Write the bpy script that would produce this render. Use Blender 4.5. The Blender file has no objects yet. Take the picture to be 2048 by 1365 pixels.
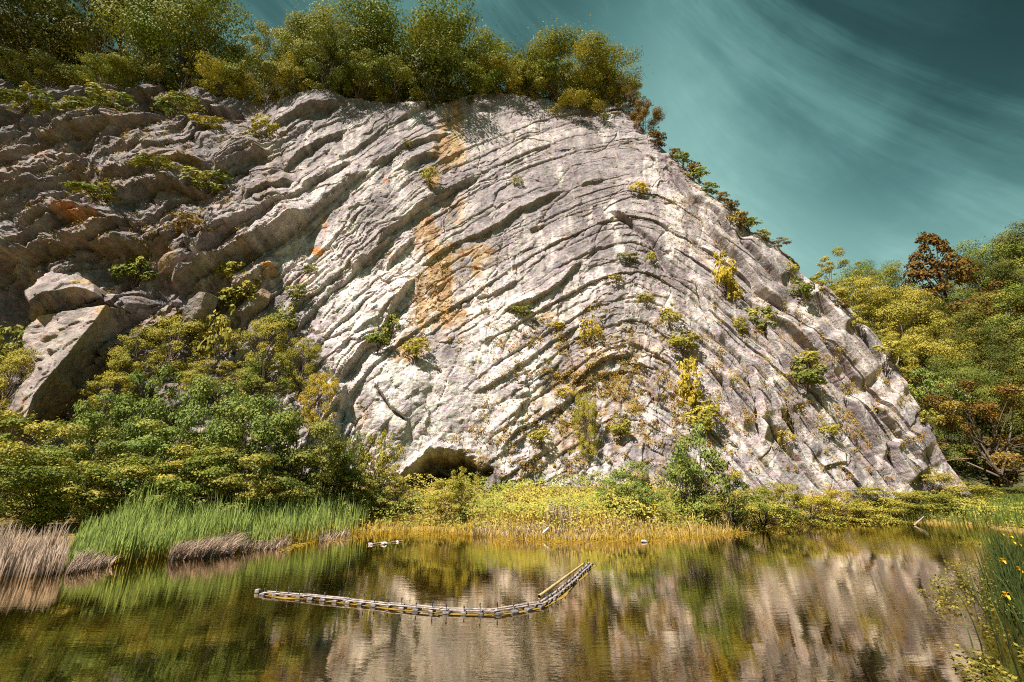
import bpy, math, random
import numpy as np
from mathutils import Vector, Matrix

random.seed(7)
RNG = np.random.default_rng(7)
scene = bpy.context.scene
C = scene.collection
R = math.radians

# ------------------------------------------------------------------ camera
CAM_H = 3.0
PITCH = R(17.8)
cam_d = bpy.data.cameras.new('camera')
cam_d.lens = 16.0
cam_d.sensor_width = 36.0
cam_d.clip_end = 3000
cam = bpy.data.objects.new('camera', cam_d)
C.objects.link(cam)
cam.location = (0, 0, CAM_H)
cam.rotation_euler = (math.pi / 2 + PITCH, 0, 0)
scene.camera = cam

# ------------------------------------------------------------------ light
SUN_AZ = R(43)       # left of straight behind the camera
SUN_EL = R(55)
to_sun = Vector((-math.sin(SUN_AZ) * math.cos(SUN_EL), -math.cos(SUN_AZ) * math.cos(SUN_EL), math.sin(SUN_EL)))
sd = bpy.data.lights.new('sun', 'SUN')
sd.energy = 5.0
sd.angle = R(0.5)
sd.color = (1.0, 0.915, 0.835)
sun = bpy.data.objects.new('sun', sd)
C.objects.link(sun)
sun.rotation_euler = to_sun.to_track_quat('Z', 'Y').to_euler()

scene.view_settings.view_transform = 'Standard'
scene.view_settings.look = 'None'
scene.view_settings.exposure = 1.05
scene.view_settings.gamma = 1
scene.cycles.use_denoising = False
scene.cycles.filter_width = 1.1
scene.cycles.max_bounces = 6
scene.cycles.diffuse_bounces = 2
scene.cycles.glossy_bounces = 3
scene.cycles.transmission_bounces = 2
scene.cycles.transparent_max_bounces = 4
scene.cycles.caustics_reflective = False
scene.cycles.caustics_refractive = False


class NT:
    """tiny helper for node trees"""
    def __init__(self, tree):
        self.t = tree
        self.n = tree.nodes
        self.l = tree.links

    def node(self, typ, **kw):
        nd = self.n.new(typ)
        for k, v in kw.items():
            if k.startswith('i_'):
                key = k[2:]
                key = int(key) if key.isdigit() else key.replace('_', ' ')
                self.set(nd.inputs[key], v)
            else:
                setattr(nd, k, v)
        return nd

    def set(self, sock, v):
        if isinstance(v, bpy.types.NodeSocket):
            self.l.new(v, sock)
        else:
            sock.default_value = v

    def math(self, op, a, b=None, c=None, clamp=False):
        nd = self.n.new('ShaderNodeMath')
        nd.operation = op
        nd.use_clamp = clamp
        self.set(nd.inputs[0], a)
        if b is not None:
            self.set(nd.inputs[1], b)
        if c is not None:
            self.set(nd.inputs[2], c)
        return nd.outputs[0]

    def mix(self, fac, a, b, blend='MIX'):
        nd = self.n.new('ShaderNodeMix')
        nd.data_type = 'RGBA'
        nd.blend_type = blend
        nd.clamp_factor = True
        self.set(nd.inputs[0], fac)
        self.set(nd.inputs[6], a)
        self.set(nd.inputs[7], b)
        return nd.outputs[2]

    def ramp(self, fac, stops):
        nd = self.n.new('ShaderNodeValToRGB')
        e = nd.color_ramp.elements
        while len(e) < len(stops):
            e.new(0.5)
        for el, (p, c) in zip(e, stops):
            el.position = p
            el.color = c if len(c) == 4 else (*c, 1)
        self.set(nd.inputs[0], fac)
        return nd.outputs[0]

    def maprange(self, v, a, b, c, d, smooth=True):
        nd = self.n.new('ShaderNodeMapRange')
        nd.interpolation_type = 'SMOOTHSTEP' if smooth else 'LINEAR'
        self.set(nd.inputs[0], v)
        for i, x in enumerate((a, b, c, d)):
            nd.inputs[i + 1].default_value = x
        return nd.outputs[0]

    def noise(self, vec, scale, detail=4, rough=0.55, dist=0.0):
        nd = self.n.new('ShaderNodeTexNoise')
        self.l.new(vec, nd.inputs['Vector'])
        nd.inputs['Scale'].default_value = scale
        nd.inputs['Detail'].default_value = detail
        nd.inputs['Roughness'].default_value = rough
        nd.inputs['Distortion'].default_value = dist
        return nd.outputs[0]

    def mapping(self, vec, scale=(1, 1, 1), rot=(0, 0, 0), loc=(0, 0, 0)):
        nd = self.n.new('ShaderNodeMapping')
        self.l.new(vec, nd.inputs[0])
        nd.inputs['Scale'].default_value = scale
        nd.inputs['Rotation'].default_value = rot
        nd.inputs['Location'].default_value = loc
        return nd.outputs[0]


# ------------------------------------------------------------------ sky
world = bpy.data.worlds.new('World')
scene.world = world
world.use_nodes = True
wt = NT(world.node_tree)
for nd in list(wt.n):
    wt.n.remove(nd)
w_out = wt.node('ShaderNodeOutputWorld')
w_bg = wt.node('ShaderNodeBackground')
sky = wt.node('ShaderNodeTexSky', sky_type='NISHITA')
sky.sun_disc = False
sky.sun_elevation = SUN_EL
sky.sun_rotation = math.pi + SUN_AZ
sky.air_density = 1.0
sky.dust_density = 2.0
tc = wt.node('ShaderNodeTexCoord')
gen = tc.outputs['Generated']
sep = wt.node('ShaderNodeSeparateXYZ')
wt.l.new(gen, sep.inputs[0])
# cloud veil: streaks fanning out from low on the right
m1 = wt.mapping(gen, scale=(1.0, 0.9, 1.0), rot=(0.3, 0.75, 0.5))
m1 = wt.mapping(m1, scale=(5.0, 1.3, 0.7))
n1 = wt.noise(m1, 1.9, 12, 0.66, 0.45)
m2 = wt.mapping(gen, scale=(1.6, 1.6, 2.2))
n2 = wt.noise(m2, 1.5, 5, 0.55, 0.4)
# brightness: bright around the gap right of the rock, dark storm veil towards the upper right
bright_dir = Vector((0.56, 0.76, 0.38)).normalized()
dark_dir = Vector((0.64, 0.42, 0.64)).normalized()
vd = wt.node('ShaderNodeVectorMath', operation='DOT_PRODUCT')
wt.l.new(gen, vd.inputs[0]); vd.inputs[1].default_value = bright_dir
vd2 = wt.node('ShaderNodeVectorMath', operation='DOT_PRODUCT')
wt.l.new(gen, vd2.inputs[0]); vd2.inputs[1].default_value = dark_dir
glow = wt.maprange(vd.outputs['Value'], 0.76, 0.99, 0.0, 1.0)
dark = wt.maprange(vd2.outputs['Value'], 0.90, 1.0, 0.0, 1.0)
veil = wt.math('ADD', wt.math('MULTIPLY', n1, 0.7), wt.math('MULTIPLY', n2, 0.6))
veil = wt.maprange(veil, 0.48, 0.86, 0.0, 1.0)
amount = wt.math('ADD', wt.math('MULTIPLY', glow, 0.50), wt.math('MULTIPLY', veil, 0.28))
amount = wt.math('ADD', amount, 0.25)
amount = wt.math('SUBTRACT', amount, wt.math('MULTIPLY', dark, 0.56), clamp=True)
cloud_col = wt.ramp(amount, [(0.0, (0.007, 0.021, 0.023)), (0.2, (0.024, 0.068, 0.070)), (0.42, (0.080, 0.19, 0.185)), (0.7, (0.18, 0.345, 0.325)), (1.0, (0.32, 0.50, 0.47))])
nish = wt.mix(1.0, sky.outputs[0], (0.10, 0.115, 0.10, 1), 'MULTIPLY')
col = wt.mix(0.02, cloud_col, nish)
wt.l.new(col, w_bg.inputs[0])
w_bg.inputs[1].default_value = 0.67
wt.l.new(w_bg.outputs[0], w_out.inputs[0])

# ------------------------------------------------------------------ projection helpers (photo pixels, 2048 wide)
FPX = 2048 * 16.0 / 36.0
CP, SP = math.cos(PITCH), math.sin(PITCH)


def ray(u, v):
    x = (np.asarray(u, float) - 1024) / FPX
    up = -(np.asarray(v, float) - 682.5) / FPX
    return x, CP - SP * up, SP + CP * up       # right, forward, up


def project(X, Y, Z):
    z = Z - CAM_H
    fw = Y * CP + z * SP
    up = -Y * SP + z * CP
    fw = np.maximum(fw, 0.1)
    return 1024 + FPX * X / fw, 682.5 - FPX * up / fw


def pix_water(u, v, z=0.0):
    x, y, d = ray(u, v)
    t = (z - CAM_H) / d
    return x * t, y * t


def pix_depth(u, v, Y):
    x, y, d = ray(u, v)
    t = Y / y
    return float(x * t), float(Y), float(CAM_H + d * t)


# ------------------------------------------------------------------ numpy noise
def _h(ix, iy, seed):
    n = (ix.astype(np.int64) * 374761393 + iy.astype(np.int64) * 668265263 + seed * 974711 + 1013904223) & 0xFFFFFFFF
    n = ((n ^ (n >> 13)) * 1274126177) & 0xFFFFFFFF
    n = ((n ^ (n >> 16)) * 2246822519) & 0xFFFFFFFF
    return ((n ^ (n >> 15)) & 0xFFFFFF) / float(0xFFFFFF)


def vnoise(x, y, seed=0):
    ix = np.floor(x); iy = np.floor(y)
    fx = x - ix; fy = y - iy
    fx = fx * fx * fx * (fx * (fx * 6 - 15) + 10); fy = fy * fy * fy * (fy * (fy * 6 - 15) + 10)
    a = _h(ix, iy, seed); b = _h(ix + 1, iy, seed); c = _h(ix, iy + 1, seed); d = _h(ix + 1, iy + 1, seed)
    return (a + (b - a) * fx) * (1 - fy) + (c + (d - c) * fx) * fy


def fbm(x, y, octv=4, seed=0, gain=0.5):
    s = 0; a = 1; tot = 0
    for i in range(octv):
        s = s + a * (vnoise(x, y, seed + i * 17) * 2 - 1)
        tot += a; a *= gain
        x, y = x * 1.92 + y * 0.62 + 3.1, y * 1.92 - x * 0.62 + 7.7
    return s / tot


def ridge(x, y, octv=4, seed=0):
    s = 0; a = 1; tot = 0
    for i in range(octv):
        s = s + a * (1 - np.abs(vnoise(x, y, seed + i * 31) * 2 - 1) * 2)
        tot += a; a *= 0.5
        x, y = x * 1.92 + y * 0.62 + 3.1, y * 1.92 - x * 0.62 + 7.7
    return s / tot


def lnoise(x, y, seed=0):
    """value noise with straight interpolation: angular creases instead of soft waves"""
    ix = np.floor(x); iy = np.floor(y)
    fx = x - ix; fy = y - iy
    a = _h(ix, iy, seed); b = _h(ix + 1, iy, seed); c = _h(ix, iy + 1, seed); d = _h(ix + 1, iy + 1, seed)
    low = a + (b - a) * fx + (c - a) * fy
    upp = d + (c - d) * (1 - fx) + (b - d) * (1 - fy)
    return np.where(fx + fy < 1, low, upp)


def lfbm(x, y, octv=4, seed=0, gain=0.5):
    s = 0; a = 1; tot = 0
    for i in range(octv):
        s = s + a * (lnoise(x, y, seed + i * 17) * 2 - 1)
        tot += a; a *= gain
        x, y = x * 1.92 + y * 0.62 + 3.1, y * 1.92 - x * 0.62 + 7.7
    return s / tot


def worley(x, y, seed):
    """nearest jittered cell: random per cell a, b, c and offset from its centre, and distance to the border"""
    ix = np.floor(x); iy = np.floor(y)
    b1 = np.full(x.shape, 9.0); b2 = np.full(x.shape, 9.0); ci = ix * 0; cj = iy * 0; ox = x * 0; oy = x * 0
    for di in (-1, 0, 1):
        for dj in (-1, 0, 1):
            gx_ = ix + di; gy_ = iy + dj
            px_ = gx_ + _h(gx_, gy_, seed) ; py_ = gy_ + _h(gx_, gy_, seed + 1)
            dx = x - px_; dy = y - py_
            d = dx * dx + dy * dy
            k = d < b1
            b2 = np.where(k, b1, np.minimum(b2, d))
            b1 = np.where(k, d, b1)
            ci = np.where(k, gx_, ci); cj = np.where(k, gy_, cj); ox = np.where(k, dx, ox); oy = np.where(k, dy, oy)
    return _h(ci, cj, seed + 2), _h(ci, cj, seed + 3), _h(ci, cj, seed + 4), ox, oy, np.sqrt(b2) - np.sqrt(b1)


def sstep(a, b, x):
    t = np.clip((x - a) / (b - a), 0, 1)
    return t * t * (3 - 2 * t)


# ------------------------------------------------------------------ mesh helpers
def mesh_np(name, verts, quads, attrs=None, smooth=False, tris=None):
    me = bpy.data.meshes.new(name)
    verts = np.ascontiguousarray(verts, np.float32)
    quads = np.zeros((0, 4), np.int32) if quads is None else np.ascontiguousarray(quads, np.int32)
    tris = np.zeros((0, 3), np.int32) if tris is None else np.ascontiguousarray(tris, np.int32)
    nq, ntr = len(quads), len(tris)
    me.vertices.add(len(verts))
    me.vertices.foreach_set('co', verts.ravel())
    me.loops.add(nq * 4 + ntr * 3)
    me.loops.foreach_set('vertex_index', np.concatenate([quads.ravel(), tris.ravel()]).astype(np.int32))
    me.polygons.add(nq + ntr)
    starts = np.concatenate([np.arange(nq) * 4, nq * 4 + np.arange(ntr) * 3]).astype(np.int32)
    me.polygons.foreach_set('loop_start', starts)
    me.polygons.foreach_set('use_smooth', np.full(nq + ntr, smooth, bool))
    me.update(calc_edges=True)
    for k, a in (attrs or {}).items():
        a = np.asarray(a, np.float32)
        if a.ndim == 1:
            at = me.attributes.new(k, 'FLOAT', 'POINT')
            at.data.foreach_set('value', a)
        else:
            at = me.attributes.new(k, 'FLOAT_COLOR', 'POINT')
            at.data.foreach_set('color', np.concatenate([a, np.ones((len(a), 1), np.float32)], 1).ravel())
    return me


def obj(name, me, mat=None, parent=None, loc=None, rot=None, scale=None):
    o = bpy.data.objects.new(name, me)
    C.objects.link(o)
    if mat is not None and me is not None and len(me.materials) == 0:
        me.materials.append(mat)
    if parent is not None:
        o.parent = parent
    if loc is not None:
        o.location = loc
    if rot is not None:
        o.rotation_euler = rot
    if scale is not None:
        o.scale = scale
    return o


def tag(o, label=None, cat=None, group=None, kind=None):
    if label: o['label'] = label
    if cat: o['category'] = cat
    if group: o['group'] = group
    if kind: o['kind'] = kind
    return o


def grid_quads(ny, nx):
    i = np.arange(ny * nx).reshape(ny, nx)
    return np.stack([i[:-1, :-1], i[:-1, 1:], i[1:, 1:], i[1:, :-1]], -1).reshape(-1, 4)


def tube(points, radii, sides=6):
    """tapered tube along points -> verts, quads"""
    P = np.asarray(points, float)
    n = len(P)
    V = []
    for i in range(n):
        d = P[min(i + 1, n - 1)] - P[max(i - 1, 0)]
        d = d / (np.linalg.norm(d) + 1e-9)
        a = np.cross(d, (0.31, 0.17, 0.93)); a /= np.linalg.norm(a) + 1e-9
        b = np.cross(d, a)
        for k in range(sides):
            t = 2 * math.pi * k / sides
            V.append(P[i] + radii[i] * (math.cos(t) * a + math.sin(t) * b))
    Q = []
    for i in range(n - 1):
        for k in range(sides):
            k2 = (k + 1) % sides
            Q.append((i * sides + k, i * sides + k2, (i + 1) * sides + k2, (i + 1) * sides + k))
    return np.array(V), np.array(Q)


def join(parts):
    V, Q, n = [], [], 0
    for v, q in parts:
        V.append(v); Q.append(np.asarray(q) + n); n += len(v)
    return np.concatenate(V), np.concatenate(Q)


# ------------------------------------------------------------------ materials
def new_mat(name):
    m = bpy.data.materials.new(name)
    m.use_nodes = True
    t = NT(m.node_tree)
    for nd in list(t.n):
        t.n.remove(nd)
    out = t.node('ShaderNodeOutputMaterial')
    return m, t, out


def attr(t, name, what='Fac'):
    nd = t.node('ShaderNodeAttribute')
    nd.attribute_name = name
    return nd.outputs[what]


def leaf_material():
    """leaves: object colour = the plant's own leaf colour, alpha = share of yellow young leaves"""
    m, t, out = new_mat('leaf')
    oi = t.node('ShaderNodeObjectInfo')
    var = attr(t, 'var'); tip = attr(t, 'tip')
    base = t.mix(1.0, oi.outputs['Color'], t.ramp(var, [(0, (0.55, 0.62, 0.60)), (0.5, (0.92, 0.96, 0.9)), (1, (1.35, 1.25, 1.05))]), 'MULTIPLY')
    yel = t.mix(var, (0.34, 0.26, 0.036, 1), (0.58, 0.47, 0.10, 1))
    f = t.math('MULTIPLY', t.maprange(tip, 0.35, 0.95, 0, 1), oi.outputs['Alpha'], clamp=True)
    c = t.mix(f, base, yel)
    d = t.node('ShaderNodeBsdfPrincipled', i_Base_Color=c, i_Roughness=0.65)
    d.inputs['Specular IOR Level'].default_value = 0.12
    tr = t.node('ShaderNodeBsdfTranslucent', i_Color=t.mix(0.5, c, t.mix(1.0, c, (1.2, 1.1, 0.4, 1), 'MULTIPLY')))
    mx = t.node('ShaderNodeMixShader', i_0=0.18)
    t.l.new(d.outputs[0], mx.inputs[1]); t.l.new(tr.outputs[0], mx.inputs[2])
    t.l.new(mx.outputs[0], out.inputs[0])
    return m


def bark_material(name, c1, c2):
    m, t, out = new_mat(name)
    tcn = t.node('ShaderNodeTexCoord').outputs['Object']
    n = t.noise(t.mapping(tcn, scale=(1, 1, 0.25)), 6, 6, 0.6)
    c = t.mix(t.maprange(n, 0.3, 0.7, 0, 1), (*c1, 1), (*c2, 1))
    d = t.node('ShaderNodeBsdfPrincipled', i_Base_Color=c, i_Roughness=0.9)
    b = t.node('ShaderNodeBump', i_Strength=0.5, i_Distance=0.05, i_Height=n)
    t.l.new(b.outputs[0], d.inputs['Normal'])
    t.l.new(d.outputs[0], out.inputs[0])
    return m


M_LEAF = leaf_material()
M_BARK = bark_material('bark', (0.06, 0.045, 0.033), (0.17, 0.125, 0.085))
M_BARK_PALE = bark_material('pale_bark', (0.25, 0.2, 0.16), (0.42, 0.35, 0.29))
M_WOOD = bark_material('weathered_wood', (0.13, 0.105, 0.10), (0.44, 0.37, 0.34))
M_CANE = bark_material('cane', (0.42, 0.28, 0.11), (0.58, 0.42, 0.2))


def rock_material(name='rock'):
    m, t, out = new_mat(name)
    co = t.node('ShaderNodeTexCoord').outputs['Object']
    base = attr(t, 'tint', 'Color')
    n1 = t.noise(co, 0.7, 8, 0.68)
    n2 = t.noise(co, 4.0, 7, 0.7)
    n3 = t.noise(t.mapping(co, scale=(1, 1, 0.10)), 1.6, 5, 0.6, 0.3)     # run-off streaks
    vor = t.node('ShaderNodeTexVoronoi', feature='DISTANCE_TO_EDGE')
    t.l.new(t.mapping(co, scale=(1, 1, 1.4), rot=(0, 0.6, 0)), vor.inputs['Vector'])
    vor.inputs['Scale'].default_value = 0.9
    n4 = t.noise(co, 11.0, 5, 0.7)
    vor2 = t.node('ShaderNodeTexVoronoi', feature='F1')
    t.l.new(t.mapping(co, scale=(1, 1, 1.5), rot=(0, 0.6, 0)), vor2.inputs['Vector'])
    vor2.inputs['Scale'].default_value = 2.2
    c = t.mix(1.0, base, t.ramp(n1, [(0.30, (0.55, 0.53, 0.55)), (0.5, (1, 0.99, 0.985)), (0.70, (1.34, 1.31, 1.27))]), 'MULTIPLY')
    c = t.mix(1.0, c, t.ramp(n2, [(0.3, (0.68, 0.67, 0.67)), (0.5, (1, 1, 1)), (0.7, (1.22, 1.2, 1.18))]), 'MULTIPLY')
    c = t.mix(1.0, c, t.ramp(n3, [(0.32, (0.76, 0.75, 0.75)), (0.5, (1, 1, 1)), (0.7, (1.14, 1.14, 1.13))]), 'MULTIPLY')
    c = t.mix(1.0, c, t.ramp(n4, [(0.3, (0.66, 0.65, 0.65)), (0.5, (1, 1, 1)), (0.7, (1.25, 1.24, 1.22))]), 'MULTIPLY')
    c = t.mix(1.0, c, t.mix(0.16, (1, 1, 1, 1), vor2.outputs['Color']), 'MULTIPLY')
    d = t.node('ShaderNodeBsdfPrincipled', i_Base_Color=c, i_Roughness=0.88)
    d.inputs['Specular IOR Level'].default_value = 0.2
    crack = t.maprange(vor.outputs[0], 0.0, 0.05, 0, 1)
    h = t.math('ADD', t.math('MULTIPLY', n1, 0.8), t.math('MULTIPLY', n2, 0.42))
    h = t.math('ADD', h, t.math('MULTIPLY', n4, 0.16))
    h = t.math('ADD', h, t.math('MULTIPLY', crack, 0.10))
    h = t.math('ADD', h, t.math('MULTIPLY', vor2.outputs['Distance'], 0.25))
    b = t.node('ShaderNodeBump', i_Strength=0.6, i_Distance=0.38, i_Height=h)
    t.l.new(b.outputs[0], d.inputs['Normal'])
    t.l.new(d.outputs[0], out.inputs[0])
    return m


M_ROCK = rock_material()

# ------------------------------------------------------------------ cliff: base sheet
LEAN = 0.22


def plan(X):
    left = np.minimum(X + 8, 0)
    right = np.maximum(X, 0)
    return 44 + 0.25 * left + 0.14 * right + 1.2 * np.sin(X * 0.11 + 1)


def base_Y(X, Z):
    return plan(X) + LEAN * (Z - 1.5) + 0.004 * np.maximum(Z - 25, 0) ** 2 * 0.6


def pix_cliff(u, v):
    """pixel -> point on the smooth base sheet of the cliff (X, Y, Z)"""
    x, y, d = ray(u, v)
    lo = np.full(np.shape(x), 8.0); hi = np.full(np.shape(x), 160.0)
    for _ in range(48):
        mid = (lo + hi) / 2
        f = mid * y - base_Y(mid * x, CAM_H + mid * d)
        lo = np.where(f < 0, mid, lo); hi = np.where(f < 0, hi, mid)
    t = (lo + hi) / 2
    return x * t, y * t, CAM_H + d * t


# ------------------------------------------------------------------ cliff: bedding field (an anticline)
DIRS = [(100, 200, 8), (300, 230, 5), (500, 260, 14), (60, 420, 30), (250, 450, 38), (400, 420, 40), (500, 540, 41), (560, 420, 42),
        (620, 330, 42), (700, 310, 36), (750, 250, 26), (850, 290, 27), (760, 450, 57), (800, 380, 50), (700, 560, 60), (640, 640, 62), (900, 600, 50), (950, 520, 42), (880, 500, 48), (1200, 500, 30), (1180, 450, 26), (1100, 500, 32), (1245, 560, 16), (1325, 520, -52), (1230, 420, 10), (1100, 650, 40), (1330, 600, -58), (1350, 660, -62),
        (760, 620, 65), (830, 560, 58), (720, 760, 72), (700, 880, 78), (850, 650, 62), (950, 650, 50), (1020, 560, 44), (900, 420, 44), (1000, 440, 30), (1000, 260, 24), (1100, 390, 18),
        (1150, 300, 16), (1250, 250, -5), (1000, 560, 38), (1080, 580, 35), (900, 700, 45), (1050, 780, 40), (1150, 850, 38), (1200, 700, 38),
        (1250, 640, 18), (1270, 700, 0), (1310, 760, -50), (1300, 560, -25), (1280, 420, -18), (1350, 450, -45), (1400, 600, -60),
        (1450, 760, -66), (1500, 900, -65), (1500, 560, -56), (1420, 420, -48), (1600, 700, -57), (1600, 560, -47), (1700, 800, -59),
        (1750, 720, -54), (1650, 900, -62), (1800, 900, -61), (1870, 900, -62), (1330, 330, -42), (150, 650, 45), (200, 750, 50), (60, 300, 12),
        (-300, 300, 15), (-300, 700, 45), (2100, 900, -60), (1800, 400, -45), (1000, 50, 10)]
GS = 24.0
GU = np.arange(-700, 2500, GS); GV = np.arange(-400, 1300, GS)
gu, gv = np.meshgrid(GU, GV)
wsum = 0; nx_ = 0; ny_ = 0
for (a, b, ang) in DIRS:
    w = 1.0 / (((gu - a) ** 2 + (gv - b) ** 2) + 40 ** 2) ** 1.6
    nx_ = nx_ - math.sin(R(ang)) * w
    ny_ = ny_ + math.cos(R(ang)) * w
ln = np.hypot(nx_, ny_) + 1e-12
nx_, ny_ = nx_ / ln, -ny_ / ln          # image coordinates (v down); normal points up and out of the fold


def poisson(gx, gy, it=500):
    """B with gradient nearest (gx, gy) on the grid"""
    ex = (gx[:, 1:] + gx[:, :-1]) / 2 * GS
    ey = (gy[1:, :] + gy[:-1, :]) / 2 * GS

    def At(rx, ry):
        o = np.zeros_like(gx)
        o[:, 1:] += rx; o[:, :-1] -= rx
        o[1:, :] += ry; o[:-1, :] -= ry
        return o
    x = np.zeros_like(gx)
    r = At(ex, ey); p = r.copy(); rs = (r * r).sum()
    for _ in range(it):
        Ap = At(np.diff(p, axis=1), np.diff(p, axis=0))
        al = rs / ((p * Ap).sum() + 1e-12)
        x += al * p; r -= al * Ap
        rn = (r * r).sum()
        if rn < 1e-6: break
        p = r + rn / rs * p; rs = rn
    return x


B_G = poisson(nx_, ny_)
T_G = poisson(-ny_, nx_)


def bil(G, u, v):
    x = np.clip((u - GU[0]) / GS, 0, len(GU) - 1.001); y = np.clip((v - GV[0]) / GS, 0, len(GV) - 1.001)
    i = x.astype(int); j = y.astype(int); fx = x - i; fy = y - j
    return (G[j, i] * (1 - fx) + G[j, i + 1] * fx) * (1 - fy) + (G[j + 1, i] * (1 - fx) + G[j + 1, i + 1] * fx) * fy


# traced ledges: (points, step in metres, reach in px, side: +1 the rock above stands proud, -1 the rock below / left does)
LEDGES = [
    ([(345, 600), (400, 568), (445, 545), (500, 508), (560, 470), (625, 425)], 2.2, 60, 1),
    ([(330, 600), (395, 640), (385, 700)], 1.2, 30, 1),
    ([(240, 430), (300, 388), (345, 374), (425, 400)], 2.0, 80, 1),
    ([(447, 368), (490, 335), (535, 308)], 1.3, 50, 1),
    ([(495, 415), (545, 385), (590, 360)], 1.0, 45, 1),
    ([(600, 380), (640, 355), (700, 320)], 1.0, 45, 1),
    ([(538, 266), (580, 240), (625, 224), (690, 208)], 0.8, 40, 1),
    ([(580, 465), (640, 410), (700, 368), (745, 335)], 0.9, 45, 1),
    ([(-260, 225), (-50, 218), (100, 208), (190, 172), (260, 165), (340, 185), (400, 195), (470, 210), (512, 245)], 2.0, 48, 1),
    ([(-260, 345), (0, 332), (100, 296), (205, 272), (300, 268)], 1.8, 45, 1),
    ([(205, 398), (285, 354), (360, 342), (440, 350)], 1.4, 45, 1),
    ([(-260, 540), (0, 524), (110, 500), (200, 499), (290, 502), (335, 480)], 2.2, 70, 1),
    ([(0, 420), (80, 390), (160, 350), (200, 330)], 1.1, 40, 1),
    ([(40, 470), (120, 440), (200, 440), (260, 470)], 1.2, 40, 1),
    ([(300, 520), (350, 490), (410, 440)], 1.2, 45, 1),
    ([(725, 340), (805, 299), (860, 282), (911, 270)], 0.7, 40, 1),
    ([(800, 336), (853, 312), (885, 311)], 1.0, 40, 1),
    ([(743, 505), (790, 455), (838, 416), (915, 371), (975, 341)], 1.1, 55, 1),
    ([(915, 482), (952, 474), (1007, 444), (1040, 421), (1135, 384)], 0.9, 50, 1),
    ([(600, 236), (640, 220), (685, 208)], 0.7, 35, 1),
    ([(1160, 376), (1205, 362)], 0.5, 30, 1),
    ([(1060, 460), (1095, 448)], 0.5, 30, 1),
    ([(680, 775), (753, 678), (801, 605), (830, 548)], 1.7, 45, 1),
    ([(678, 895), (690, 830), (706, 775)], 1.4, 50, 1),
    ([(700, 541), (745, 508), (792, 470)], 0.9, 40, 1),
    ([(672, 577), (705, 540), (735, 512)], 0.8, 35, 1),
    ([(842, 530), (880, 505), (930, 478)], 0.6, 40, 1),
    ([(1000, 637), (1035, 612), (1096, 591), (1168, 522)], 0.9, 45, 1),
    ([(947, 596), (987, 587), (1037, 562)], 0.5, 35, 1),
    ([(1140, 775), (1160, 756), (1196, 724), (1229, 714), (1270, 720)], 0.9, 40, 1),
    ([(1270, 720), (1300, 752), (1318, 805)], 0.9, 40, 1),
    ([(990, 912), (1039, 862), (1124, 808), (1200, 760)], 0.6, 40, 1),
    ([(940, 800), (1010, 760), (1100, 690), (1180, 640)], 0.5, 40, 1),
    ([(753, 772), (789, 825), (826, 853)], 0.4, 30, 2),
    ([(560, 345), (600, 310), (640, 285), (700, 262)], 0.7, 35, 1),
    ([(770, 545), (800, 500), (830, 470)], 0.7, 35, 1),
    ([(600, 660), (640, 600), (680, 560)], 0.8, 35, 1),
    ([(470, 600), (510, 570), (560, 520)], 1.2, 40, 1),
    ([(1391, 407), (1421, 466), (1483, 532), (1520, 587), (1571, 623)], 0.8, 55, 2),
    ([(1476, 484), (1534, 546), (1560, 578)], 0.8, 45, 2),
    ([(1612, 585), (1652, 630), (1680, 672)], 1.1, 50, 2),
    ([(1545, 630), (1593, 678), (1630, 706), (1666, 759), (1698, 801)], 0.7, 45, 2),
    ([(1440, 745), (1465, 806), (1485, 862)], 0.8, 45, 2),
    ([(1478, 712), (1498, 752), (1510, 814), (1528, 885)], 0.9, 45, 2),
    ([(1520, 768), (1555, 842)], 0.7, 40, 2),
    ([(1636, 685), (1666, 716), (1723, 783)], 0.7, 45, 2),
    ([(1686, 792), (1721, 854), (1764, 925)], 0.8, 45, 2),
    ([(1738, 812), (1783, 861), (1836, 928)], 0.8, 45, 2),
    ([(1765, 888), (1785, 925), (1812, 972)], 1.1, 45, 2),
    ([(1380, 395), (1430, 440), (1470, 490)], 0.6, 40, 2),
    ([(1330, 330), (1400, 420), (1440, 470)], 0.5, 40, 2),
    ([(1390, 560), (1410, 620), (1440, 690)], 0.5, 40, 2),
    ([(1600, 660), (1640, 720), (1660, 760)], 0.5, 40, 2),
    ([(1560, 800), (1600, 880), (1620, 930)], 0.5, 40, 2),
    ([(1640, 934), (1690, 928)], 0.5, 30, 1),
    ([(1500, 600), (1540, 680), (1580, 760)], 0.5, 40, 2),
    ([(1700, 650), (1760, 730), (1800, 800)], 0.6, 40, 2),
    ([(1210, 420), (1260, 445), (1310, 500), (1340, 560)], 0.5, 40, 2),
    ([(1280, 310), (1310, 330), (1350, 390)], 0.5, 35, 1),
]


def poly_sd(u, v, pts):
    """signed distance to a polyline (+ above it in the picture) and position 0..1 along it"""
    best = np.full(u.shape, 1e9); sg = np.zeros(u.shape); pos = np.zeros(u.shape)
    seg = np.hypot(*np.diff(np.array(pts, float), axis=0).T); tot = seg.sum(); acc = 0
    for (a, b), (c, d), L in zip(pts[:-1], pts[1:], seg):
        tx, ty = (c - a) / L, (d - b) / L
        px, py = u - a, v - b
        s = np.clip(px * tx + py * ty, 0, L)
        dx, dy = px - s * tx, py - s * ty
        dd = np.hypot(dx, dy)
        cr = tx * py - ty * px
        k = dd < best
        best = np.where(k, dd, best); sg = np.where(k, np.where(cr < 0, 1, -1), sg); pos = np.where(k, (acc + s) / tot, pos)
        acc += L
    return best * sg, pos


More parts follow.
